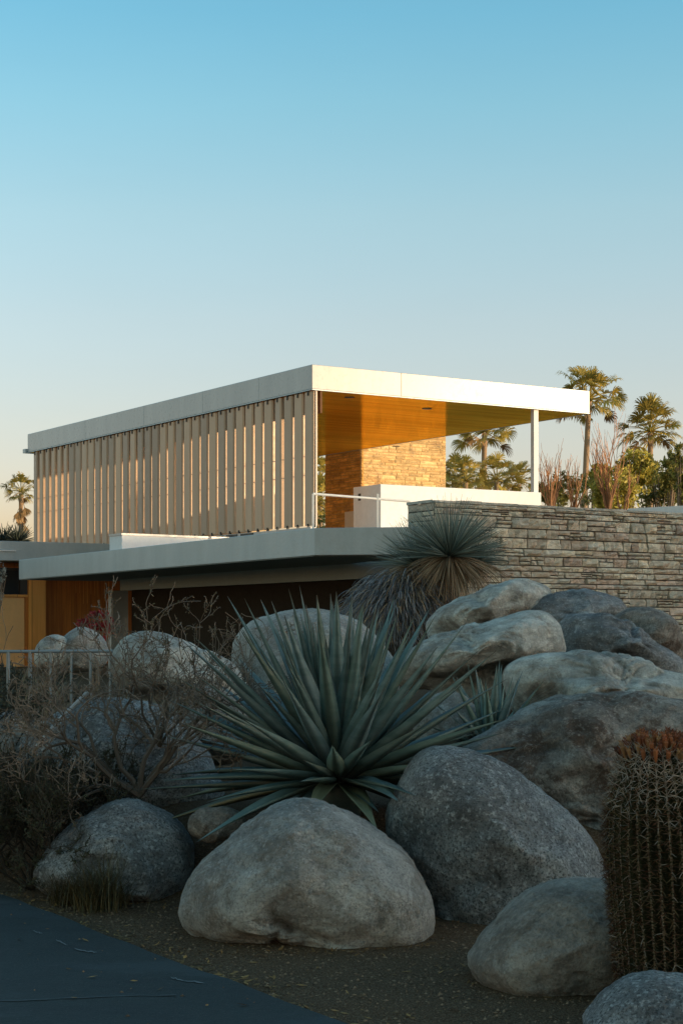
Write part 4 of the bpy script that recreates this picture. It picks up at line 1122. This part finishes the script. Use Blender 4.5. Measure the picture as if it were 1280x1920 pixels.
# background trees behind the wall
def tree_px(cx, cy, wx, wz, Y, mat, lab, sd, s=.10, per=1500, extra=()):
    b = at(cx, 1165, Y); b.z = 0; k = Y/F_PX
    bl = [(at(cx, cy, Y), (wx*k, wx*k*.8, wz*k))]+[(at(ex, ey, Y+eo), (ew*k, ew*k*.8, eh*k)) for (ex, ey, eo, ew, eh) in extra]
    leafy('tree', b, bl, mat, lab, 'tree', sd, s, per, trunk=.12, group='broadleaf trees beyond the garden wall')
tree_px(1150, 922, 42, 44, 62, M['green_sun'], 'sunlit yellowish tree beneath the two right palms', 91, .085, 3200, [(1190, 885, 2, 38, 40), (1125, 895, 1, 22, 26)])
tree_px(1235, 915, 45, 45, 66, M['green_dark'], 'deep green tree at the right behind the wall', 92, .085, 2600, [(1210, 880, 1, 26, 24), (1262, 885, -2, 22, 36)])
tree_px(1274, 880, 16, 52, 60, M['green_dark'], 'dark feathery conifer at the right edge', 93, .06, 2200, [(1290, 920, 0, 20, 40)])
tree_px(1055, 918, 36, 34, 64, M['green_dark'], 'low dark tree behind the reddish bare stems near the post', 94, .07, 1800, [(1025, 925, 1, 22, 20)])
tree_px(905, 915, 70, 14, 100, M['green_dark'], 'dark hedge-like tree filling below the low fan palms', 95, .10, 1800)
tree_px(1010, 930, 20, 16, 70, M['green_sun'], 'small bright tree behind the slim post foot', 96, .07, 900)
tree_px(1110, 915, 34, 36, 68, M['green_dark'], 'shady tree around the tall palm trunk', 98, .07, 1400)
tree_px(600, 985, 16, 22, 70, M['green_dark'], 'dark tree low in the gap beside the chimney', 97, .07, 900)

# reddish bare stems
M['redstem'] = leaf_mat('reddish_stems', (.50, .24, .11), (.66, .36, .18), .7)
for (px, py, sd, lab, L, n, k) in ((1140, 955, 101, 'tall bundle of reddish bare stems behind the stone wall', .66, 15, .17), (1035, 950, 102, 'sparse bare reddish stems beside the slim post', .5, 9, .4), (1075, 950, 103, 'short tangle of bare reddish stems left of the tall palm trunk', .38, 9, .5), (1165, 952, 104, 'curved pale bare stems at the right of the reddish bundle', .35, 4, .8)):
    b = at(px, py, 31); rr2 = random.Random(sd)
    dirs = [(rr2.uniform(-k, k), rr2.uniform(-.2, .2), 1) for _ in range(n)]
    twiggy('bare_stems', b-Vector((0, 0, .15)), dirs, lab, 'plant', sd, L, .019, 3, M['redstem'], None, 0, up=1.1, spread=.26, kids=(1, 3))
# tie the stems' beds down: planter behind the wall
pl_ = MB(); q0, q1 = at(1022, 950, 30.5), at(1500, 950, 32.5)
pl_.prism([q0, q1, at(1480, 950, 34.5), at(1030, 950, 33)], .3, 3.52); o = pl_.build('planter', M['white'], loc=(q0.x, q0.y, .4))
tag(o, 'long raised planter bed holding the bare reddish stems behind the stone wall', 'planter')
# spiky plants left edge above the wing roof
for (px, sd, lab) in ((8, 111, 'spiky dark plant above the low roof at the far left'), (34, 112, 'spiky dark plant above the low roof beside the palm')):
    b = at(px, 1018, 45); mb = MB(); r = random.Random(sd)
    spray(mb, b, 160, .50, .05, (5, 85), r, .15, [(.05, .065, .05), (.08, .09, .07)])
    st_ = MB(); st_.tube([Vector((b.x, b.y, 0)), b+Vector((0, 0, .05))], [.14, .10], 8)
    rt = empty('spiky_plant', Vector((b.x, b.y, 0))); tag(rt, lab, 'plant')
    mb.build('leaves', M['blade'], rt); st_.build('trunk', M['bark'], rt)
# thin twig at the far left
tw = at(12, 1300, 12.9); twiggy('sapling', Vector((tw.x, tw.y, gh(tw.x, tw.y))), [(.02, 0, 1), (-.1, 0, 1)], 'thin leafless sapling in front of the tan wall panel', 'sapling', 121, .55, .009, 3, M['twig'], None, 0, up=.9, spread=.4, kids=(1, 2))
ss = at(-6, 1170, 14.5); ss.z = gh(ss.x, ss.y)
leafy('silvery_shrub', ss, [(at(-5, 1082, 14.5), (.08, .08, .13)), (at(-10, 1120, 14.5), (.08, .08, .12))], leaf_mat('silver_leaves', (.20, .23, .24), (.28, .31, .32), .7), 'silvery shrub tip at the far left before the window', 'shrub', 122, .008, 900, trunk=.01)

# tall hedge behind the viewpoint, as across a lane
# ------------------------------------------------------------------ camera, light, world
cam = bpy.data.cameras.new('camera'); co = bpy.data.objects.new('camera', cam); col.objects.link(co)
co.location = (0, 0, EYE); co.rotation_euler = (R_(90), 0, 0)
cam.sensor_width = 36; cam.sensor_fit = 'AUTO'; cam.lens = F_PX/1920*36; cam.shift_y = 205/1920; cam.clip_end = 6000
scene.camera = co
sun = bpy.data.lights.new('sun', 'SUN'); so_ = bpy.data.objects.new('sun', sun); col.objects.link(so_)
sun.energy = 4.6; sun.angle = R_(.5); sun.color = (1, .775, .49)
sd_ = Vector((math.cos(SUN_AZ)*math.cos(SUN_EL), math.sin(SUN_AZ)*math.cos(SUN_EL), math.sin(SUN_EL)))
so_.rotation_euler = sd_.to_track_quat('Z', 'Y').to_euler()
w = bpy.data.worlds.new('World'); scene.world = w; w.use_nodes = True
nt = w.node_tree; bg = nt.nodes['Background']; sky = nt.nodes.new('ShaderNodeTexSky'); sky.sky_type = 'NISHITA'; sky.sun_disc = False
sky.sun_elevation = SUN_EL; sky.sun_rotation = math.pi/2-SUN_AZ
sky.air_density = 1.0; sky.dust_density = 1.0; sky.ozone_density = 2.0
SKYS = .15
bg.inputs[1].default_value = SKYS
tcw = nt.nodes.new('ShaderNodeTexCoord'); spz = nt.nodes.new('ShaderNodeSeparateXYZ'); nt.links.new(tcw.outputs['Generated'], spz.inputs[0])
crp = nt.nodes.new('ShaderNodeValToRGB'); nt.links.new(spz.outputs[2], crp.inputs[0])
els = crp.color_ramp.elements
stp = [(0, (.60, .465, .64)), (.06, (.665, .525, .645)), (.115, (.72, .56, .585)), (.176, (.75, .615, .59)), (.235, (.715, .675, .615)), (.292, (.585, .705, .65)), (.34, (.465, .69, .665)), (.7, (.50, .66, .62)), (1, (.5, .64, .62))]
while len(els) < len(stp): els.new(.5)
for e_, (p_, c_) in zip(els, stp): e_.position = p_; e_.color = c_+(1,)
mxw = nt.nodes.new('ShaderNodeMix'); mxw.data_type = 'RGBA'; mxw.blend_type = 'MULTIPLY'; mxw.inputs[0].default_value = 1
nt.links.new(sky.outputs[0], mxw.inputs[6]); nt.links.new(crp.outputs[0], mxw.inputs[7])
scw = nt.nodes.new('ShaderNodeVectorMath'); scw.operation = 'SCALE'; scw.inputs['Scale'].default_value = 5.1
hz_ = nt.nodes.new('ShaderNodeTexNoise'); hz_.inputs['Scale'].default_value = 5; hz_.inputs['Detail'].default_value = 8; hz_.inputs['Roughness'].default_value = .7
hm_ = nt.nodes.new('ShaderNodeMapping'); hm_.inputs['Scale'].default_value = (1, 1, 4); nt.links.new(tcw.outputs['Generated'], hm_.inputs[0]); nt.links.new(hm_.outputs[0], hz_.inputs[0])
hr_ = nt.nodes.new('ShaderNodeMapRange'); hr_.inputs[3].default_value = .975; hr_.inputs[4].default_value = 1.025; nt.links.new(hz_.outputs[0], hr_.inputs[0])
hv_ = nt.nodes.new('ShaderNodeVectorMath'); hv_.operation = 'SCALE'; nt.links.new(mxw.outputs[2], hv_.inputs[0]); nt.links.new(hr_.outputs[0], hv_.inputs['Scale'])
dt_ = nt.nodes.new('ShaderNodeVectorMath'); dt_.operation = 'DOT_PRODUCT'; nt.links.new(tcw.outputs['Generated'], dt_.inputs[0]); dt_.inputs[1].default_value = (-.55, -.83, 0)
bm_ = nt.nodes.new('ShaderNodeMapRange'); bm_.interpolation_type = 'SMOOTHSTEP'; bm_.inputs[1].default_value = -.1; bm_.inputs[2].default_value = .8; nt.links.new(dt_.outputs['Value'], bm_.inputs[0])
bw_ = nt.nodes.new('ShaderNodeMix'); bw_.data_type = 'RGBA'; nt.links.new(bm_.outputs[0], bw_.inputs[0]); bw_.inputs[6].default_value = (1, 1, 1, 1); bw_.inputs[7].default_value = (1.42, 1.06, .76, 1)
bx2_ = nt.nodes.new('ShaderNodeMix'); bx2_.data_type = 'RGBA'; bx2_.blend_type = 'MULTIPLY'; bx2_.inputs[0].default_value = 1; nt.links.new(hv_.outputs[0], bx2_.inputs[6]); nt.links.new(bw_.outputs[2], bx2_.inputs[7])
nt.links.new(bx2_.outputs[2], scw.inputs[0]); nt.links.new(scw.outputs[0], bg.inputs[0])
scene.view_settings.view_transform = 'Standard'; scene.view_settings.look = 'None'; scene.view_settings.exposure = 0
